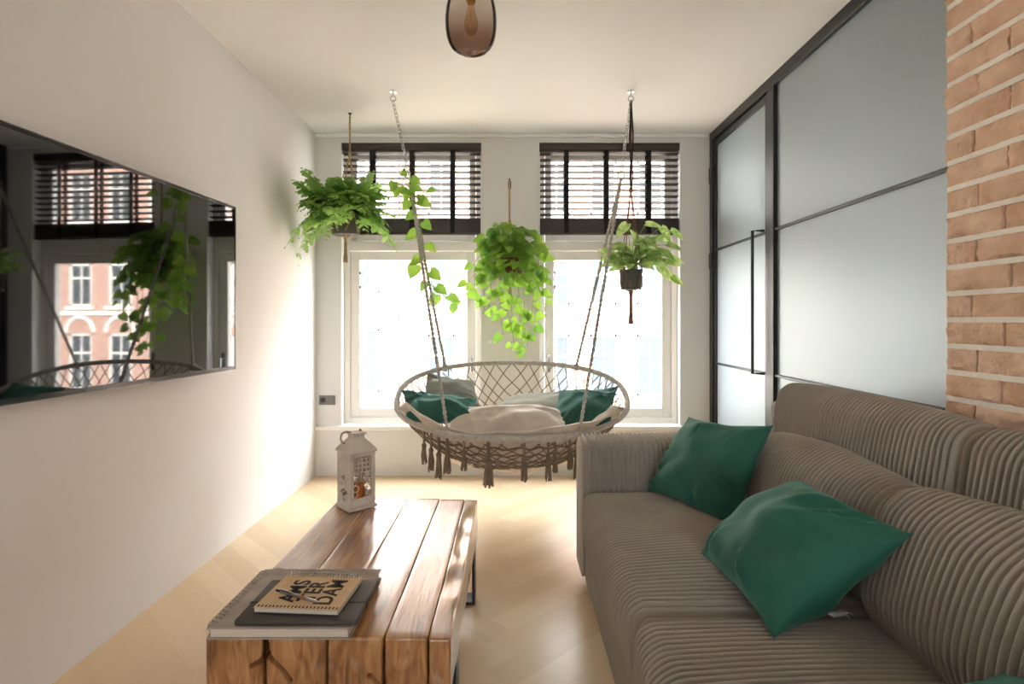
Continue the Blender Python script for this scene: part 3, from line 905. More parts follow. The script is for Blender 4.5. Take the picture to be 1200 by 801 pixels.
m = MB().tube([LC + Vector((-0.037 + 0.022 * math.cos(a), -0.015 + 0.012 * math.cos(a), 0.298 + 0.026 * math.sin(a))) for a in [2 * PI * q / 20 for q in range(20)]], 0.004, 8, closed=True)
m.build('ring_handle', M['leather'], lan)
MB().lathe([(0.004, 0), (0.006, 0.004), (0.004, 0.009), (0.0005, 0.010)], RL @ Vector((.024, .010, .319)), 10).build('stud', M['brass'], lan)
cd = thing('candle', LC + Vector((0.0, 0, 0.023)), 'amber pillar candle standing inside the white lantern', 'candle')
MB().lathe([(0.027, 0), (0.029, 0.004), (0.029, 0.066), (0.026, 0.071), (0.012, 0.068), (0.0, 0.067)], cd.location, 24).build('wax', M['candle'], cd)
MB().tube([cd.location + Vector((0, 0, .066)), cd.location + Vector((0.001, 0, .08))], 0.0012, 6).build('wick', M['wick'], cd)

# ------------------------------------------------------------------ television
TVR = math.radians(3.1)
tv0 = Vector((-1.42, 2.92, EYE))           # window end of the screen
zt0, zt1 = EYE - 0.245, EYE + 0.582
tv = thing('television', (-1.46, 2.2, zt0), 'large glossy black television mirroring the windows, mounted on white wall', 'television')
RT = Matrix.Translation(tv0) @ Matrix.Rotation(-TVR, 4, 'Z')        # local -Y runs back towards the camera, +X faces the room
TL = 1.45
MB().box((-0.018, -TL, zt0 - EYE), (-0.001, 0, zt1 - EYE), RT).build('casing', M['tv_body'], tv, bevel=0.002)
m = MB(); bz = 0.012
m.box((-0.001, -TL, zt1 - EYE - bz), (0.002, 0, zt1 - EYE), RT); m.box((-0.001, -TL, zt0 - EYE), (0.002, 0, zt0 - EYE + bz * 1.4), RT)
m.box((-0.001, -bz * .7, zt0 - EYE + bz * 1.4), (0.002, 0, zt1 - EYE - bz), RT); m.box((-0.001, -TL, zt0 - EYE + bz * 1.4), (0.002, -TL + bz, zt1 - EYE - bz), RT)
m.build('bezel', M['tv_body'], tv, bevel=0.001)
m = MB()
m.box((-0.018, -0.0005, zt0 - EYE), (0.0025, 0.003, zt1 - EYE), RT); m.box((-0.018, -TL, zt1 - EYE - .0005), (0.0025, 0.003, zt1 - EYE + .003), RT); m.box((-0.018, -TL, zt0 - EYE - .003), (0.0025, 0.003, zt0 - EYE + .0005), RT)
m.build('metal_edge', M['tv_edge'], tv)
MB().box((-0.0008, -TL + bz, zt0 - EYE + bz * 1.4), (0.0004, -bz * .7, zt1 - EYE - bz), RT).build('screen', M['tv_screen'], tv, smooth=False)
m = MB().box((XL + 0.002, 2.05, 1.2), (XL + 0.012, 2.35, 1.55)); m.box((XL + 0.012, 2.08, 1.3), (-1.475, 2.3, 1.45))
m.build('wall_mount', M['black_steel'], tv)

# ------------------------------------------------------------------ wall socket
so = thing('wall_socket', (-1.43, YB, 0.59), 'double grey wall socket plate beside the window, low on the back wall', 'socket')
bx('cover_plate', (-1.497, YB - 0.010, 0.551), (-1.372, YB - 0.0005, 0.624), M['socket_plate'], so, bevel=0.003)
MB().lathe([(0.021, 0), (0.021, 0.004), (0.018, 0.004), (0.017, 0.001), (0, 0.001)], (-1.465, YB - 0.010, 0.588), 20, Matrix.Rotation(PI / 2, 4, 'X')).build('socket_hole', M['black_steel'], so)
bx('rocker_switch', (-1.428, YB - 0.014, 0.562), (-1.382, YB - 0.010, 0.613), M['socket_plate'], so, bevel=0.002)

# ------------------------------------------------------------------ pendant lamp
LP = Vector((-0.173, 2.40, 0))
lamp = thing('pendant_lamp', (LP.x, LP.y, ZC), 'smoked glass pendant lamp hanging from the ceiling', 'lamp')
prof = [(0.0, 2.322), (0.03, 2.318), (0.052, 2.320), (0.070, 2.329), (0.084, 2.343), (0.095, 2.362), (0.103, 2.388), (0.107, 2.42), (0.108, 2.455), (0.105, 2.495), (0.097, 2.535), (0.083, 2.572), (0.062, 2.600), (0.045, 2.612)]
prof = [(r, z + 0.013) for r, z in prof]
m = MB()
n = 40; vs = []; fs = []
for (r, z) in prof:
    for j in range(n): vs.append((LP.x + r * math.cos(2 * PI * j / n), LP.y + r * math.sin(2 * PI * j / n), z))
for i in range(len(prof) - 1):
    for j in range(n): fs.append((i * n + j, i * n + (j + 1) % n, (i + 1) * n + (j + 1) % n, (i + 1) * n + j))
m.add(vs, fs); m.build('glass_shade', M['smoke'], lamp, angle=180)
MB().lathe([(0.05, 2.606), (0.055, 2.612), (0.055, 2.64), (0.06, 2.6515)], (LP.x, LP.y, 0), 28).build('ceiling_rose', M['brass'], lamp)
MB().lathe([(0.018, 2.54), (0.02, 2.545), (0.02, 2.60), (0.012, 2.61)], (LP.x, LP.y, 0), 20).build('lamp_holder', M['brass'], lamp)
MB().lathe([(0.0, 2.405), (0.016, 2.41), (0.028, 2.43), (0.03, 2.455), (0.022, 2.49), (0.014, 2.52), (0.013, 2.54)], (LP.x, LP.y, 0), 20).build('bulb', M['bulb'], lamp)
MB().tube([LP + Vector((0.006 * math.cos(q * 1.1), 0.006 * math.sin(q * 1.1), 2.43 + q * 0.003)) for q in range(28)], 0.0012, 5).build('filament', M['copper'], lamp)

# ------------------------------------------------------------------ hanging chair
HC = Vector((0, 3.62, 0.72)); HA = 0.728
HV = Vector((0, 0.375, 0.187))
def hoop_pt(a, s=1.0):
    c, s_ = math.cos(a), math.sin(a)
    e = 2 / 2.35
    u = math.copysign(abs(c) ** e, c); v = math.copysign(abs(s_) ** e, s_)
    return HC + Vector((HA * u, 0, 0)) * s + HV * v * s
chair = thing('hanging_chair', (0, 3.62, 0.30), 'two-seat macrame hanging chair slung on ropes in front of the windows', 'swing chair')
m = MB()
ring = [hoop_pt(2 * PI * i / 96) for i in range(96)]
m.tube(ring, 0.0165, 10, closed=True); m.build('hoop', M['rope'], chair)
def bowl(r, a):
    p = hoop_pt(a, r)
    dep = 0.40 * (1 - r ** 2.4)
    return p + Vector((0, -0.02 * (1 - r), -dep))
m = MB()
NR = 54
for k in range(NR):
    for sg in (-1, 1):
        pts = []
        for i in range(22):
            r = 1 - 0.86 * i / 21
            a = 2 * PI * (k + 0.5) / NR + sg * 1.15 * (1 - r) / (0.35 + r)
            pts.append(bowl(r, a))
        m.tube(pts, 0.0036, 5)
for r in (0.14, 0.3, 0.5):
    m.tube([bowl(r, 2 * PI * i / 60) for i in range(60)], 0.006, 5, closed=True)
m.build('net_basket', M['rope_dark'], chair)
# wavy fringe cords woven round the lower basket
m = MB()
for r, am in ((0.62, .012), (0.72, .014), (0.82, .014), (0.9, .012)):
    m.tube([bowl(r + am * math.sin(i * 2 * PI / 6), -PI + PI * i / 120) for i in range(121)], 0.0055, 5)
m.build('woven_bands', M['rope_dark'], chair)
# broad band wrapped over the front of the hoop
m = MB()
P = []
for i in range(25):
    a = -PI / 2 - 0.62 + 1.24 * i / 24
    p = hoop_pt(a); r_ = []
    for j in range(11):
        b_ = 2 * PI * j / 10
        r_.append(p + Vector((0, -0.024 * math.cos(b_), 0.027 * math.sin(b_) - 0.008)))
    P.append(r_)
m.grid(P); m.build('wrapped_front_band', M['rope'], chair)

def twisted(m, a, b, r, turns):
    a, b = Vector(a), Vector(b); d = (b - a).normalized(); n1 = d.orthogonal().normalized(); n2 = d.cross(n1)
    k = int(turns * 8)
    for ph in (0, PI):
        m.tube([a.lerp(b, i / k) + (n1 * math.cos(2 * PI * turns * i / k + ph) + n2 * math.sin(2 * PI * turns * i / k + ph)) * r * 0.62 for i in range(k + 1)], r * 0.72, 6)
def chain(m, a, b, ln=0.034):
    a, b = Vector(a), Vector(b); d = b - a; n_ = max(1, int(d.length / (ln * 0.74))); step = d.length / n_; d.normalize()
    n1 = d.orthogonal().normalized(); n2 = d.cross(n1)
    for i in range(n_):
        c = a + d * step * (i + 0.5); q = n1 if i % 2 else n2
        pts = []
        for j in range(16):
            t = 2 * PI * j / 16
            pts.append(c + d * (math.cos(t) * 0.0115 + math.copysign(min(abs(math.cos(t)), 0.3) / 0.3 * 0.0075, math.cos(t))) + q * math.sin(t) * 0.0095)
        m.tube(pts, 0.0029, 6, closed=True)
HOOKS = []
for sx, hx in ((-1, -0.752), (1, 0.752)):
    hk = Vector((hx, 3.60, ZC))
    m = MB(); m.lathe([(0.022, -0.006), (0.022, 0.0)], hk, 16); m.tube([hk + Vector((0, 0, -0.004)), hk + Vector((0, 0, -0.03))], 0.005, 8)
    m.tube([hk + Vector((0.017 * math.sin(q), 0, -0.046 + 0.017 * math.cos(q))) for q in [2 * PI * t / 18 for t in range(18)]], 0.0045, 8, closed=True)
    m.build('ceiling_hook', M['chrome'], chair)
    ring_c = hk + Vector((0, 0, -0.063))
    HOOKS.append(ring_c)
    J = Vector((sx * 0.640, 3.60, 2.08)) if sx < 0 else Vector((0.690, 3.60, 2.14))
    m = MB(); chain(m, ring_c, J); m.build('chain', M['chrome'], chair)
    m = MB().tube([J + Vector((0.02 * math.sin(q), 0, -0.02 + 0.02 * math.cos(q))) for q in [2 * PI * t / 18 for t in range(18)]], 0.004, 8, closed=True)
    m.build('rope_ring', M['chrome'], chair)
    Jb = J + Vector((0, 0, -0.04))
    def nearest(x, front):
        best = min((abs(hoop_pt(2 * PI * i / 400).x - x), i) for i in range(400) if (hoop_pt(2 * PI * i / 400).y < HC.y) == front)
        return hoop_pt(2 * PI * best[1] / 400)
    for front, x in ((True, -0.372 if sx < 0 else 0.395), (False, -0.46 if sx < 0 else 0.448)):
        e = nearest(x, front)
        m = MB(); twisted(m, Jb, e + Vector((0, 0, 0.012)), 0.0085, 26)
        m.tube([e + Vector((0.03 * t - 0.015, 0.0, 0)) for t in (0, 1)], 0.024, 10)
        m.build('rope', M['rope'], chair, angle=60)

def tassel(p, ln, w_):
    m = MB(); p = Vector(p)
    m.tube([p, p - Vector((0, 0, ln * 0.45))], w_ * 0.36, 6)
    k = p - Vector((0, 0, ln * 0.5))
    m.lathe([(w_ * .3, .018), (w_ * .62, .010), (w_ * .66, 0), (w_ * .5, -.012), (w_ * .55, -.02)], k, 10)
    rnd = random.Random(int(p.x * 1000))
    for i in range(9):
        a = 2 * PI * i / 9; rr = w_ * 0.35
        q = k + Vector((rr * math.cos(a), rr * math.sin(a), -0.01))
        m.tube([q, q + Vector((rr * .5 * math.cos(a) + rnd.uniform(-.004, .004), rr * .5 * math.sin(a), -ln * .25)), q + Vector((rr * .9 * math.cos(a) + rnd.uniform(-.006, .006), rr * .9 * math.sin(a), -ln * 0.48 - rnd.uniform(0, .02)))], [w_ * .2, w_ * .24, w_ * .17], 5)
    m.build('tassel', M['rope_dark'], chair)
for (px, wd, ln, ra) in ((497, .022, .17, -2.45), (506, .022, .20, -2.35), (514, .025, .23, -2.25), (524, .026, .19, -2.12), (543, .020, .16, -1.95), (573, .036, .24, -1.75), (614, .024, .21, -1.45), (643, .022, .21, -1.2), (650, .018, .17, -1.12), (667, .024, .16, -0.98), (676, .022, .22, -0.92)):
    a = min((abs(600 + hoop_pt(q).x * FPX / hoop_pt(q).y - px), q) for q in [-PI + PI * i / 300 for i in range(301)])[1]
    tassel(hoop_pt(a) + Vector((0, -0.012, -0.015)), ln, wd)

GC = 'cushions piled in the hanging chair'
pillow('chair_cushion', [at(474, 494, 3.40), at(556, 492, 3.36), at(560, 468, 3.62), at(470, 458, 3.66)], 0.13, M['green_cloth'],
       'crumpled green pillow at the television end of the hanging chair', 'pillow', GC, seed=11, wr=0.014)
pillow('chair_cushion', [at(492, 474, 3.72), at(566, 478, 3.70), at(556, 446, 3.86), at(500, 436, 3.88)], 0.10, M['sage'],
       'sage-grey pillow propped behind the crumpled green pillow in the hanging chair', 'pillow', GC, seed=12, wr=0.009)
pillow('chair_cushion', [at(640, 508, 3.36), at(716, 498, 3.40), at(726, 452, 3.70), at(655, 458, 3.72)], 0.13, M['green_cloth'],
       'green pillow at the sofa end of the hanging chair', 'pillow', GC, seed=13, wr=0.014)
pillow('chair_cushion', [at(562, 486, 3.64), at(676, 486, 3.64), at(690, 456, 3.86), at(600, 462, 3.86)], 0.06, M['futon'],
       'flat pale sage cushion lying against the net at the back of the hanging chair', 'cushion', GC, seed=14, wr=0.006)
pillow('chair_cushion', [at(531, 509, 3.31), at(655, 509, 3.31), at(652, 478, 3.52), at(540, 480, 3.52)], 0.17, M['beige'],
       'plump round beige cushion at the front middle of the hanging chair', 'cushion', GC, seed=15, wr=0.016, pinch=-0.14, creases=14)
# cream throw that lines the basket and shows at both ends
m = MB(); P = []
for i in range(81):
    t = i / 80; u = -1 + 2 * t
    r_ = []
    for j in range(15):
        v = j / 14
        a = -PI / 2 + u * 1.24
        rr = 0.995 - 0.42 * v
        p = bowl(rr, a)
        lift = 0.125 * (1 - abs(v - 0.18) * 1.5) * (0.35 + 0.65 * abs(u) ** 1.5) * min(1, (1 - abs(u)) * 5 + 0.25)
        fold = 0.018 * math.sin(v * 17 + u * 6) + 0.02 * noise.noise(Vector((u * 5, v * 4, 1)))
        r_.append(p + Vector((0, 0.02, lift + fold)))
    P.append(r_)
m.grid(P); tag(m.build('throw_blanket', M['cream'], solid=0.016, angle=80), 'cream wool throw lining the hanging chair under the pillows', 'blanket')

# ------------------------------------------------------------------ plants
def heart_leaf(m, base, d, up, ln, wd, fold=0.25, droop=0.25):
    d = d.normalized(); s = d.cross(up)
    if s.length < 1e-4: s = d.orthogonal()
    s.normalize(); u = s.cross(d).normalized()
    rows = [(-0.10, 0.0, 0.32), (0.10, 0.0, 0.50), (0.38, 0.0, 0.50), (0.68, 0.0, 0.32), (0.88, 0, 0.13), (1.0, 0, 0.0)]
    vs = []
    for (t, _, w_) in rows:
        dz = -droop * t * t * ln
        tt = 0.0 if t < 0 else t
        c = base + d * ln * tt + u * dz
        for k_, kk in ((-1, 1), (-.5, .5), (0, 0), (.5, .5), (1, 1)):
            vs.append(c + s * (k_ * w_ * wd) + d * ((t - tt) * ln * abs(k_)) + u * (fold * abs(k_) * w_ * wd - 0.5 * fold * k_ * k_ * w_ * wd))
    fs = []
    for i in range(5):
        for j in range(4): fs.append((i * 5 + j, i * 5 + j + 1, (i + 1) * 5 + j + 1, (i + 1) * 5 + j))
    m.add(vs, fs)

def frond(m, st, base, d, ln, rnd, droop=0.5, nl=9):
    d = d.normalized(); pts = []
    for i in range(nl + 1):
        t = i / nl
        pts.append(base + d * ln * t + Vector((0, 0, -droop * ln * t * t)))
    st.tube(pts, [0.0022 - 0.0014 * i / nl for i in range(nl + 1)], 4)
    for i in range(2, nl + 1):
        t = i / nl
        tg = (pts[i] - pts[i - 1]).normalized()
        s = tg.cross(Vector((0, 0, 1)))
        if s.length < .05: s = tg.orthogonal()
        s.normalize(); u = s.cross(tg).normalized()
        w_ = ln * 0.27 * math.sin(PI * min(1, 0.18 + 0.8 * t)) ** 0.8 + 0.008
        for sg in (-1, 1):
            dd = (s * sg + tg * 0.55 + u * rnd.uniform(-.35, .25)).normalized()
            # lobed leaflet: outline with three teeth each side
            lx = dd; ly = (tg - dd * tg.dot(dd)).normalized()
            out = [(0, .02), (.2, .26), (.36, .18), (.52, .32), (.66, .18), (.82, .22), (1, 0)]
            c0 = pts[i]
            def P3(a_, b_): return c0 + lx * a_ * w_ + ly * b_ * w_ * 1.0 + Vector((0, 0, -0.25 * a_ * a_ * w_)) + u * (abs(b_) * w_ * .25)
            vs = [P3(a_, 0) for a_, _ in out] + [P3(a_, b_) for a_, b_ in out] + [P3(a_, -b_) for a_, b_ in out]
            q = len(out); fs = []
            for e in range(q - 1):
                fs.append((e, e + 1, q + e + 1, q + e)); fs.append((e + 1, e, 2 * q + e, 2 * q + e + 1))
            m.add(vs, fs)

def hanger(name_label, group, top, knot, pot_c, pot_r, pot_z0, pot_z1, tail, matl, dbl=False, hook=None):
    root = thing('plant_hanger', (pot_c.x, pot_c.y, pot_z0 - tail), name_label, 'plant hanger', group)
    m = MB(); twisted(m, top, knot, 0.006, max(4, int((Vector(top) - Vector(knot)).length / 0.03)))
    m.build('hanging_cord', matl, root, angle=60)
    m = MB(); m.lathe([(0.004, .02), (0.012, .012), (0.013, -.012), (0.005, -.022)], Vector(knot), 10); m.build('knot', matl, root)
    m = MB()
    bot = Vector((pot_c.x, pot_c.y, pot_z0 - 0.02))
    for k in range(4):
        a = PI / 4 + k * PI / 2
        e = Vector((pot_c.x + (pot_r + .006) * math.cos(a), pot_c.y + (pot_r + .006) * math.sin(a), pot_z1 + 0.005))
        e2 = Vector((pot_c.x + (pot_r * .86 + .006) * math.cos(a + .5), pot_c.y + (pot_r * .86 + .006) * math.sin(a + .5), pot_z0 + 0.02))
        e3 = Vector((pot_c.x + (pot_r * .86 + .006) * math.cos(a - .5), pot_c.y + (pot_r * .86 + .006) * math.sin(a - .5), pot_z0 + 0.02))
        m.tube([Vector(knot), Vector(knot).lerp(e, .5), e], 0.0035, 6)
        m.tube([e, e2, bot], 0.0032, 6); m.tube([e, e3, bot], 0.0032, 6)
    m.build('cradle', matl, root)
    m = MB(); m.lathe([(0.006, .02), (0.014, .008), (0.014, -.008), (0.009, -.018)], bot, 10)
    for k in range(8):
        a = k * PI / 4
        m.tube([bot + Vector((.006 * math.cos(a), .006 * math.sin(a), -.01)), bot + Vector((.008 * math.cos(a), .008 * math.sin(a), -tail * .6)), bot + Vector((.013 * math.cos(a), .013 * math.sin(a), -tail))], 0.0034, 5)
    m.build('tassel', matl, root)
    if hook is not None:
        m = MB()
        if hook == 'wall':
            t_ = Vector(top); m.tube([Vector((t_.x, YB - .001, t_.z + .03)), Vector((t_.x, YB - .06, t_.z + .03)), Vector((t_.x, t_.y - .008, t_.z + .012)), Vector((t_.x, t_.y, t_.z - .002)), Vector((t_.x, t_.y + .012, t_.z + .006))], 0.005, 8)
            m.box((t_.x - .012, YB - .006, t_.z - .01), (t_.x + .012, YB - .0005, t_.z + .05))
        else:
            t_ = Vector(top); m.lathe([(0.014, -.004), (0.014, -0.0005)], (t_.x, t_.y, ZC), 14); m.tube([(t_.x, t_.y, ZC - .002), (t_.x, t_.y, t_.z - .004)], 0.004, 8)
        m.build('hook', M['black_steel'], root)
    return root

def pot(root, c, r, z0, z1, matl):
    MB().lathe([(r * .82, z0), (r * .86, z0 + .004), (r, z1), (r * .93, z1), (r * .9, z1 - .02), (0, z1 - .02)], (c.x, c.y, 0), 28).build('pot', matl, root)
    MB().lathe([(r * .9, z1 - .019), (r * .5, z1 - .012), (0, z1 - .010)], (c.x, c.y, 0), 20).build('soil', M['soil'], root)

PG = 'hanging pot plants before the windows'; HG = 'plant hangers before the windows'
# --- fern, window nearer the television
fc = at(405, 262, 3.98)
hanger('pale jute hanger holding the bushy fern near the television wall', HG, (fc.x + .03, fc.y, ZC - .03), (fc.x + .03, fc.y, 2.36), fc, 0.105, 1.80, 1.945, 0.17, M['jute'], hook='ceiling')
root = thing('potted_fern', (fc.x, fc.y, 1.80), 'bushy frilled fern in dark hanging pot near the television wall', 'plant', PG)
pot(root, fc, 0.105, 1.80, 1.945, M['grey_pot'])
m, st = MB(), MB(); rnd = random.Random(21)
c0 = Vector((fc.x, fc.y, 1.95))
for i in range(150):
    a = rnd.uniform(0, 2 * PI); el = rnd.uniform(-0.15, 1.5)
    d = Vector((math.cos(a) * math.cos(el) * 1.1, math.sin(a) * math.cos(el) * 0.85, math.sin(el) * 1.08))
    if d.y > 0.55: d.y *= 0.6
    if d.x < -0.5: d.x = -0.5 + (d.x + 0.5) * 0.4
    ln = rnd.uniform(0.18, 0.38)
    frond(m, st, c0 + Vector((rnd.uniform(-.07, .07), rnd.uniform(-.07, .07), rnd.uniform(-.02, .08))), d, ln, rnd, droop=rnd.uniform(.2, .95), nl=rnd.choice((8, 9, 10)))
for (px, py, dd) in ((341, 208, 3.70), (350, 192, 3.74), (354, 262, 3.74), (352, 234, 3.74), (455, 215, 3.9), (440, 195, 3.9)):
    e = at(px, py, dd); v = e - c0
    frond(m, st, c0, v + Vector((0, 0, .12 * v.length)), v.length, rnd, droop=.12, nl=13)
m.v = [(max(x, XL + 0.012), y, z) for x, y, z in m.v]   # leaf tips bend along the wall
st.v = [(max(x, XL + 0.015), y, z) for x, y, z in st.v]
m.build('fronds', M['fern'], root, angle=60); st.build('stems', M['stem'], root)

# --- pothos on the pier between the windows
pc = at(598, 322, 4.20)
pz0, pz1 = 1.50, 1.66
hanger('jute hanger with black wall hook on the pier between the windows', HG, (at(597, 210, 4.20).x, 4.20, 2.235), (at(597, 210, 4.20).x, 4.20, 1.93), pc, 0.095, pz0, pz1, 0.12, M['jute'], hook='wall')
root = thing('potted_pothos', (pc.x, pc.y, pz0), 'trailing lime-green pothos hanging between the two windows', 'plant', PG)
pot(root, pc, 0.095, pz0, pz1, M['terracotta'])
m, st = MB(), MB(); rnd = random.Random(5)
c0 = Vector((pc.x, pc.y, pz1))
for i in range(210):
    a = rnd.uniform(0, 2 * PI); el = rnd.uniform(-0.7, 1.35)
    if math.sin(a) > 0.35: a = -a
    d = Vector((math.cos(a) * math.cos(el), math.sin(a) * math.cos(el) * .8, math.sin(el)))
    rad = rnd.uniform(.09, .27)
    e = c0 + Vector((d.x * rad, d.y * rad * .75, d.z * rad * .95 + (.02 if d.z > 0 else -.02)))
    if d.z < 0 and math.hypot(e.x - pc.x, e.y - pc.y) < .115: continue
    e.y = min(e.y, YB - .05)
    st.tube([c0, c0.lerp(e, .5) + Vector((0, 0, .03)), e], 0.0016, 4)
    ld = Vector((d.x + rnd.uniform(-.5, .5), d.y + rnd.uniform(-.5, .2), -.25 + rnd.uniform(-.6, .3)))
    ln = rnd.uniform(.055, .10)
    heart_leaf(m, e, ld, Vector((rnd.uniform(-.4, .4), -.75, .7)), ln, ln * .85)
def vine(m, st, pts, rnd, step, l0, l1, facing=Vector((0, -1, .4))):
    pts = [Vector(p) for p in pts]
    fine = []
    for i in range(len(pts) - 1):
        p0 = pts[max(i - 1, 0)]; p1 = pts[i]; p2 = pts[i + 1]; p3 = pts[min(i + 2, len(pts) - 1)]
        for q in range(8):
            t = q / 8
            fine.append(0.5 * ((2 * p1) + (p2 - p0) * t + (2 * p0 - 5 * p1 + 4 * p2 - p3) * t * t + (3 * p1 - p0 - 3 * p2 + p3) * t ** 3))
    fine.append(pts[-1])
    st.tube(fine, 0.0022, 5)
    acc = 0; side = 1
    for i in range(1, len(fine)):
        acc += (fine[i] - fine[i - 1]).length
        if acc >= step:
            acc = rnd.uniform(-.2, .2) * step; side = -side
            tg = (fine[i] - fine[i - 1]).normalized(); s = tg.cross(Vector((0, -1, 0)))
            if s.length < .1: s = Vector((1, 0, 0))
            s.normalize()
            d = s * side + Vector((0, -.25, -.55 + rnd.uniform(-.3, .3)))
            pet = fine[i] + d.normalized() * .025
            st.tube([fine[i], pet], 0.0014, 4)
            ln = rnd.uniform(l0, l1)
            heart_leaf(m, pet, d + Vector((rnd.uniform(-.4, .4), 0, -.3)), facing + Vector((rnd.uniform(-.3, .3), 0, rnd.uniform(-.2, .3))), ln, ln * .88)
for (x1, y1, x2, y2) in ((570, 340, 566, 368), (585, 350, 590, 395), (598, 350, 603, 412), (612, 350, 618, 405), (624, 345, 622, 398), (634, 330, 640, 372), (560, 330, 552, 352), (606, 345, 613, 410), (590, 345, 597, 372), (628, 320, 634, 350), (577, 335, 572, 362)):
    vine(m, st, [c0, at(x1, y1 - 28, 4.10), at((x1 + x2) / 2, (y1 + y2) / 2, 4.09), at(x2, y2, 4.09)], rnd, .062, .05, .085)
m.build('leaves', M['pothos'], root, angle=60); st.build('stems', M['stem'], root)
m, st = MB(), MB()
vine(m, st, [c0, at(556, 322, 4.08), at(540, 352, 3.98), at(520, 346, 3.88), at(504, 330, 3.75), at(498, 300, 3.62), at(494, 270, 3.58), at(488, 240, 3.57), at(482, 215, 3.57), at(476, 207, 3.57)], rnd, .066, .065, .095)
vine(m, st, [at(500, 318, 3.72), at(488, 305, 3.68), at(478, 312, 3.66)], rnd, .09, .09, .11)
vine(m, st, [at(488, 240, 3.57), at(476, 222, 3.55), at(466, 212, 3.53)], rnd, .05, .06, .085)
vine(m, st, [at(486, 232, 3.57), at(492, 224, 3.54), at(498, 226, 3.52)], rnd, .032, .05, .07)
vine(m, st, [at(482, 222, 3.56), at(474, 212, 3.53), at(462, 208, 3.52)], rnd, .036, .05, .07)
vn = m.build('trailing_vine', M['pothos'], root, angle=60); st.build('vine_stem', M['stem'], vn)

# --- small grey pot on the swing hook
gc = Vector((0.752, 3.60, 0)); gz0, gz1 = EYE + (376 - 339) * 3.6 / FPX, EYE + (376 - 316) * 3.6 / FPX
hanger('black and brown cord hanger hooked on the swing hook near the glass door', HG, (gc.x, gc.y, HOOKS[1].z - 0.01), (gc.x, gc.y, 2.03), gc, 0.073, gz0, gz1, 0.20, M['brown_cord'])
m = MB()
for s_ in (-1, 1): m.tube([(gc.x, gc.y - .012, HOOKS[1].z - .004), (gc.x + .012 * s_, gc.y - .012, 2.35), (gc.x + .004 * s_, gc.y - .012, 2.21), (gc.x + .010 * s_, gc.y - .012, 2.10), (gc.x, gc.y - .012, 2.03)], .0042, 6)
hg = [o for o in COL.objects if o.type == 'EMPTY' and 'swing hook' in o.get('label', '')][0]
m.build('black_loop', M['black_cord'], hg)
root = thing('potted_plant', (gc.x, gc.y, gz0), 'small variegated plant in grey pot hanging near the glass door', 'plant', PG)
pot(root, gc, 0.073, gz0, gz1, M['grey_pot'])
m, st = MB(), MB(); rnd = random.Random(9)
c0 = Vector((gc.x, gc.y, gz1 - .005))
for i in range(70):
    a = rnd.uniform(0, 2 * PI); el = rnd.uniform(.25, 1.4)
    d = Vector((math.cos(a) * math.cos(el), math.sin(a) * math.cos(el) * .7, math.sin(el)))
    e = c0 + d * rnd.uniform(.08, .20) + Vector((.03, 0, 0))
    st.tube([c0, c0.lerp(e, .5) + Vector((0, 0, .02)), e], .0018, 4)
    ln = rnd.uniform(.07, .11)
    heart_leaf(m, e, d + Vector((rnd.uniform(-.4, .4), -.3, -.5)), Vector((0, -.7, .7)), ln, ln * .6)
for (px, py) in ((735, 268), (757, 268), (775, 272), (786, 275), (768, 285), (782, 292), (785, 308), (780, 325), (772, 318), (768, 300), (756, 285), (760, 302), (787, 330), (763, 312), (776, 300), (730, 292), (745, 285)):
    e = at(px, py - 6, 3.55 + rnd.uniform(-.06, .06))
    st.tube([c0, c0.lerp(e, .5) + Vector((0, 0, .07)), e], .002, 4)
    ln = rnd.uniform(.09, .125)
    heart_leaf(m, e, Vector((.5 if px > 740 else -.4, -.3, -.6)) + Vector((rnd.uniform(-.4, .4), 0, rnd.uniform(-.2, .5))), Vector((0, -.7, .6)), ln, ln * .55)
m.build('leaves', M['variegated'], root, angle=60); st.build('stems', M['stem'], root)

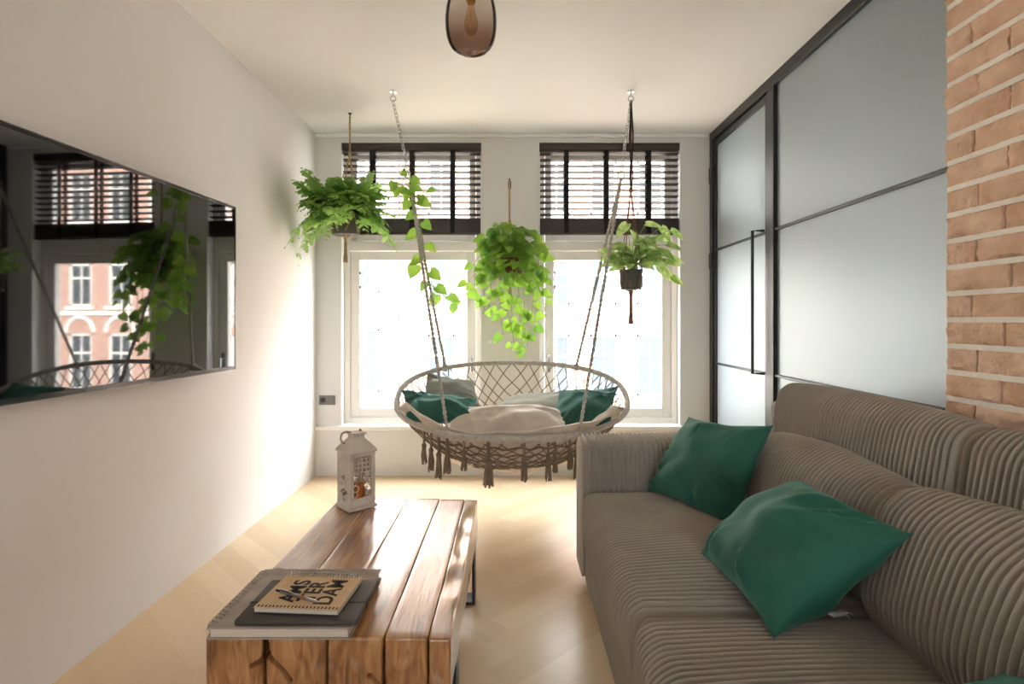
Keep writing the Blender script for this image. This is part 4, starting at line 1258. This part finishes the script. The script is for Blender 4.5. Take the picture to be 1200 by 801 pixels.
# ------------------------------------------------------------------ houses across the street
FY = 16.0
def copy_part(o, parent, dx, dz):
    c = o.copy(); COL.objects.link(c); c.parent = parent; c.matrix_parent_inverse = o.matrix_parent_inverse.copy()
    c.location = o.location + Vector((dx, 0, dz))
    for ch in list(o.children):
        g = ch.copy(); COL.objects.link(g); g.parent = c; g.matrix_parent_inverse = ch.matrix_parent_inverse.copy()
    return c
def house(x0, x1, cols, rows, label, wallm, ztop, arches=True):
    root = thing('town_house', ((x0 + x1) / 2, FY, -3.6), label, 'house')
    # masonry in strips so that the windows sit in real openings
    w = MB(); ww = 0.38
    xs = sorted(cols)
    zr = sorted(rows)
    zprev = -3.6
    for (za, zb) in zr + [(ztop, ztop)]:
        if za > zprev: w.box((x0, FY, zprev), (x1, FY + 0.5, za))
        if zb > za:
            xp = x0
            for x in xs:
                w.box((xp, FY, za), (x - ww, FY + 0.5, zb)); xp = x + ww
            w.box((xp, FY, za), (x1, FY + 0.5, zb))
        zprev = zb
    w.build('wall', wallm, root, smooth=False)
    tr = MB()
    tr.box((x0, FY - .06, 1.38), (x1, FY, 1.5)); tr.box((x0, FY - .07, ztop - .35), (x1, FY, ztop))
    tr.build('cornice', M['stone'], root, bevel=.01)
    r_ = MB(); r_.add([(x0, FY - .3, ztop), (x1, FY - .3, ztop), (x1, FY + 4, ztop + .9), (x0, FY + 4, ztop + .9), (x0, FY + 8, ztop), (x1, FY + 8, ztop)], [(0, 1, 2, 3), (3, 2, 5, 4), (0, 3, 4), (1, 5, 2), (0, 4, 5, 1)])
    r_.build('roof', M['slate'], root, smooth=False)
    for ri, (za, zb) in enumerate(zr):
        proto = None
        for x in xs:
            if proto is None:
                f = MB(); t = .07; xa, xb = x - ww, x + ww
                f.box((xa, FY + .02, za), (xa + t, FY + .09, zb)); f.box((xb - t, FY + .02, za), (xb, FY + .09, zb))
                f.box((xa, FY + .02, za), (xb, FY + .09, za + t)); f.box((xa, FY + .02, zb - t), (xb, FY + .09, zb))
                f.box((xa, FY + .025, zb - (zb - za) * .36), (xb, FY + .085, zb - (zb - za) * .36 + .06))
                f.box((x - .02, FY + .03, za), (x + .02, FY + .08, zb))
                f.box((xa - .08, FY - .08, za - .1), (xb + .08, FY + .02, za))
                proto = f.build('window', M['stone'], root, smooth=False); px_ = x
                MB().box((xa + .02, FY + .06, za + .02), (xb - .02, FY + .07, zb - .02)).build('pane', M['dark_pane'], proto)
            else:
                copy_part(proto, root, x - px_, 0)
    if arches:
        pa_ = None
        for x in xs:
            if pa_ is None:
                f = MB()
                f.tube([(x + .46 * math.cos(q), FY - .01, .86 + .46 * math.sin(q)) for q in [PI * i / 14 for i in range(15)]], .06, 6)
                pa_ = f.build('arch', M['stone'], root); px_ = x
            else: copy_part(pa_, root, x - px_, 0)
    return root
house(-3.15, 16.0, [-1.99, -.45] + [1.25 + 1.32 * k for k in range(11)], [(-3.0, -1.3), (-.9, .82), (1.65, 2.95), (4.2, 5.7)],
      'long brick town house across the street with white windows under small arches', M['street_brick'], 7.0)
house(-12.0, -3.2, [-10.6, -9.2, -7.8, -6.4, -4.1], [(-3.0, -1.2), (-.8, .98), (2.0, 3.6), (4.6, 6.1)],
      'pale plastered town house across the street next to the brick one', M['plaster'], 6.8, arches=False)
struct(MB().box((-40, YB + .4, -3.9), (40, FY + 8, -3.6)).build('ground', M['asphalt'], smooth=False), 'grey paved street below', 'street')
tag(MB().tube([(-3.0, FY - .16, -3.58), (-3.0, FY - .16, 6.6)], .06, 8).build('drainpipe', M['socket_plate']), 'grey drainpipe running down the brick house across the street', 'pipe')

# ------------------------------------------------------------------ light
w = bpy.data.worlds.new('overcast_sky'); scene.world = w
w.use_nodes = True
nt = w.node_tree; nt.nodes.clear()
o_ = nt.nodes.new('ShaderNodeOutputWorld'); bg = nt.nodes.new('ShaderNodeBackground')
bg.inputs['Color'].default_value = (0.90, 0.955, 1.0, 1); bg.inputs['Strength'].default_value = 9.0
nt.links.new(bg.outputs[0], o_.inputs['Surface'])

sun = bpy.data.lights.new('sun', 'SUN'); sun.energy = 6; sun.angle = math.radians(1.5); sun.color = (1.0, 0.97, 0.93)
so_ = bpy.data.objects.new('sun', sun); COL.objects.link(so_)
so_.rotation_euler = Vector((0.55, 0.62, -0.62)).to_track_quat('-Z', 'Y').to_euler()     # stands behind our house, over the roofs

def portal(name, loc, rot, sx, sy):
    """sampling guide for the sky light that comes through a window (emits nothing itself)"""
    l = bpy.data.lights.new(name, 'AREA'); l.shape = 'RECTANGLE'; l.size = sx; l.size_y = sy
    l.cycles.is_portal = True
    o = bpy.data.objects.new(name, l); o.location = loc; o.rotation_euler = rot; COL.objects.link(o)
for (a, b) in OP:
    portal('window_portal', ((a + b) / 2, YB + .19, (ZO0 + ZO1) / 2), (-PI / 2, 0, 0), b - a, ZO1 - ZO0)
portal('window_portal', (0, YR - .16, (RZ0 + RZ1) / 2), (PI / 2, 0, 0), 2 * RW, RZ1 - RZ0)  # sky guide for the added rear fill window

# ------------------------------------------------------------------ camera
cam = bpy.data.cameras.new('camera'); co = bpy.data.objects.new('camera', cam); COL.objects.link(co)
co.location = (0, 0, EYE); co.rotation_euler = (PI / 2, 0, 0)
cam.sensor_width = 36; cam.lens = 36 * FPX / 1200; cam.shift_y = -24.5 / 1200
cam.clip_start = 0.05; cam.clip_end = 200
scene.camera = co
vs_ = scene.view_settings
vs_.view_transform = 'Standard'; vs_.look = 'None'; vs_.gamma = 1; vs_.use_curve_mapping = False
vs_.exposure = 1.45
scene.cycles.use_denoising = True
scene.cycles.max_bounces = 12; scene.cycles.diffuse_bounces = 7; scene.cycles.transparent_max_bounces = 24
scene.cycles.sample_clamp_indirect = 8
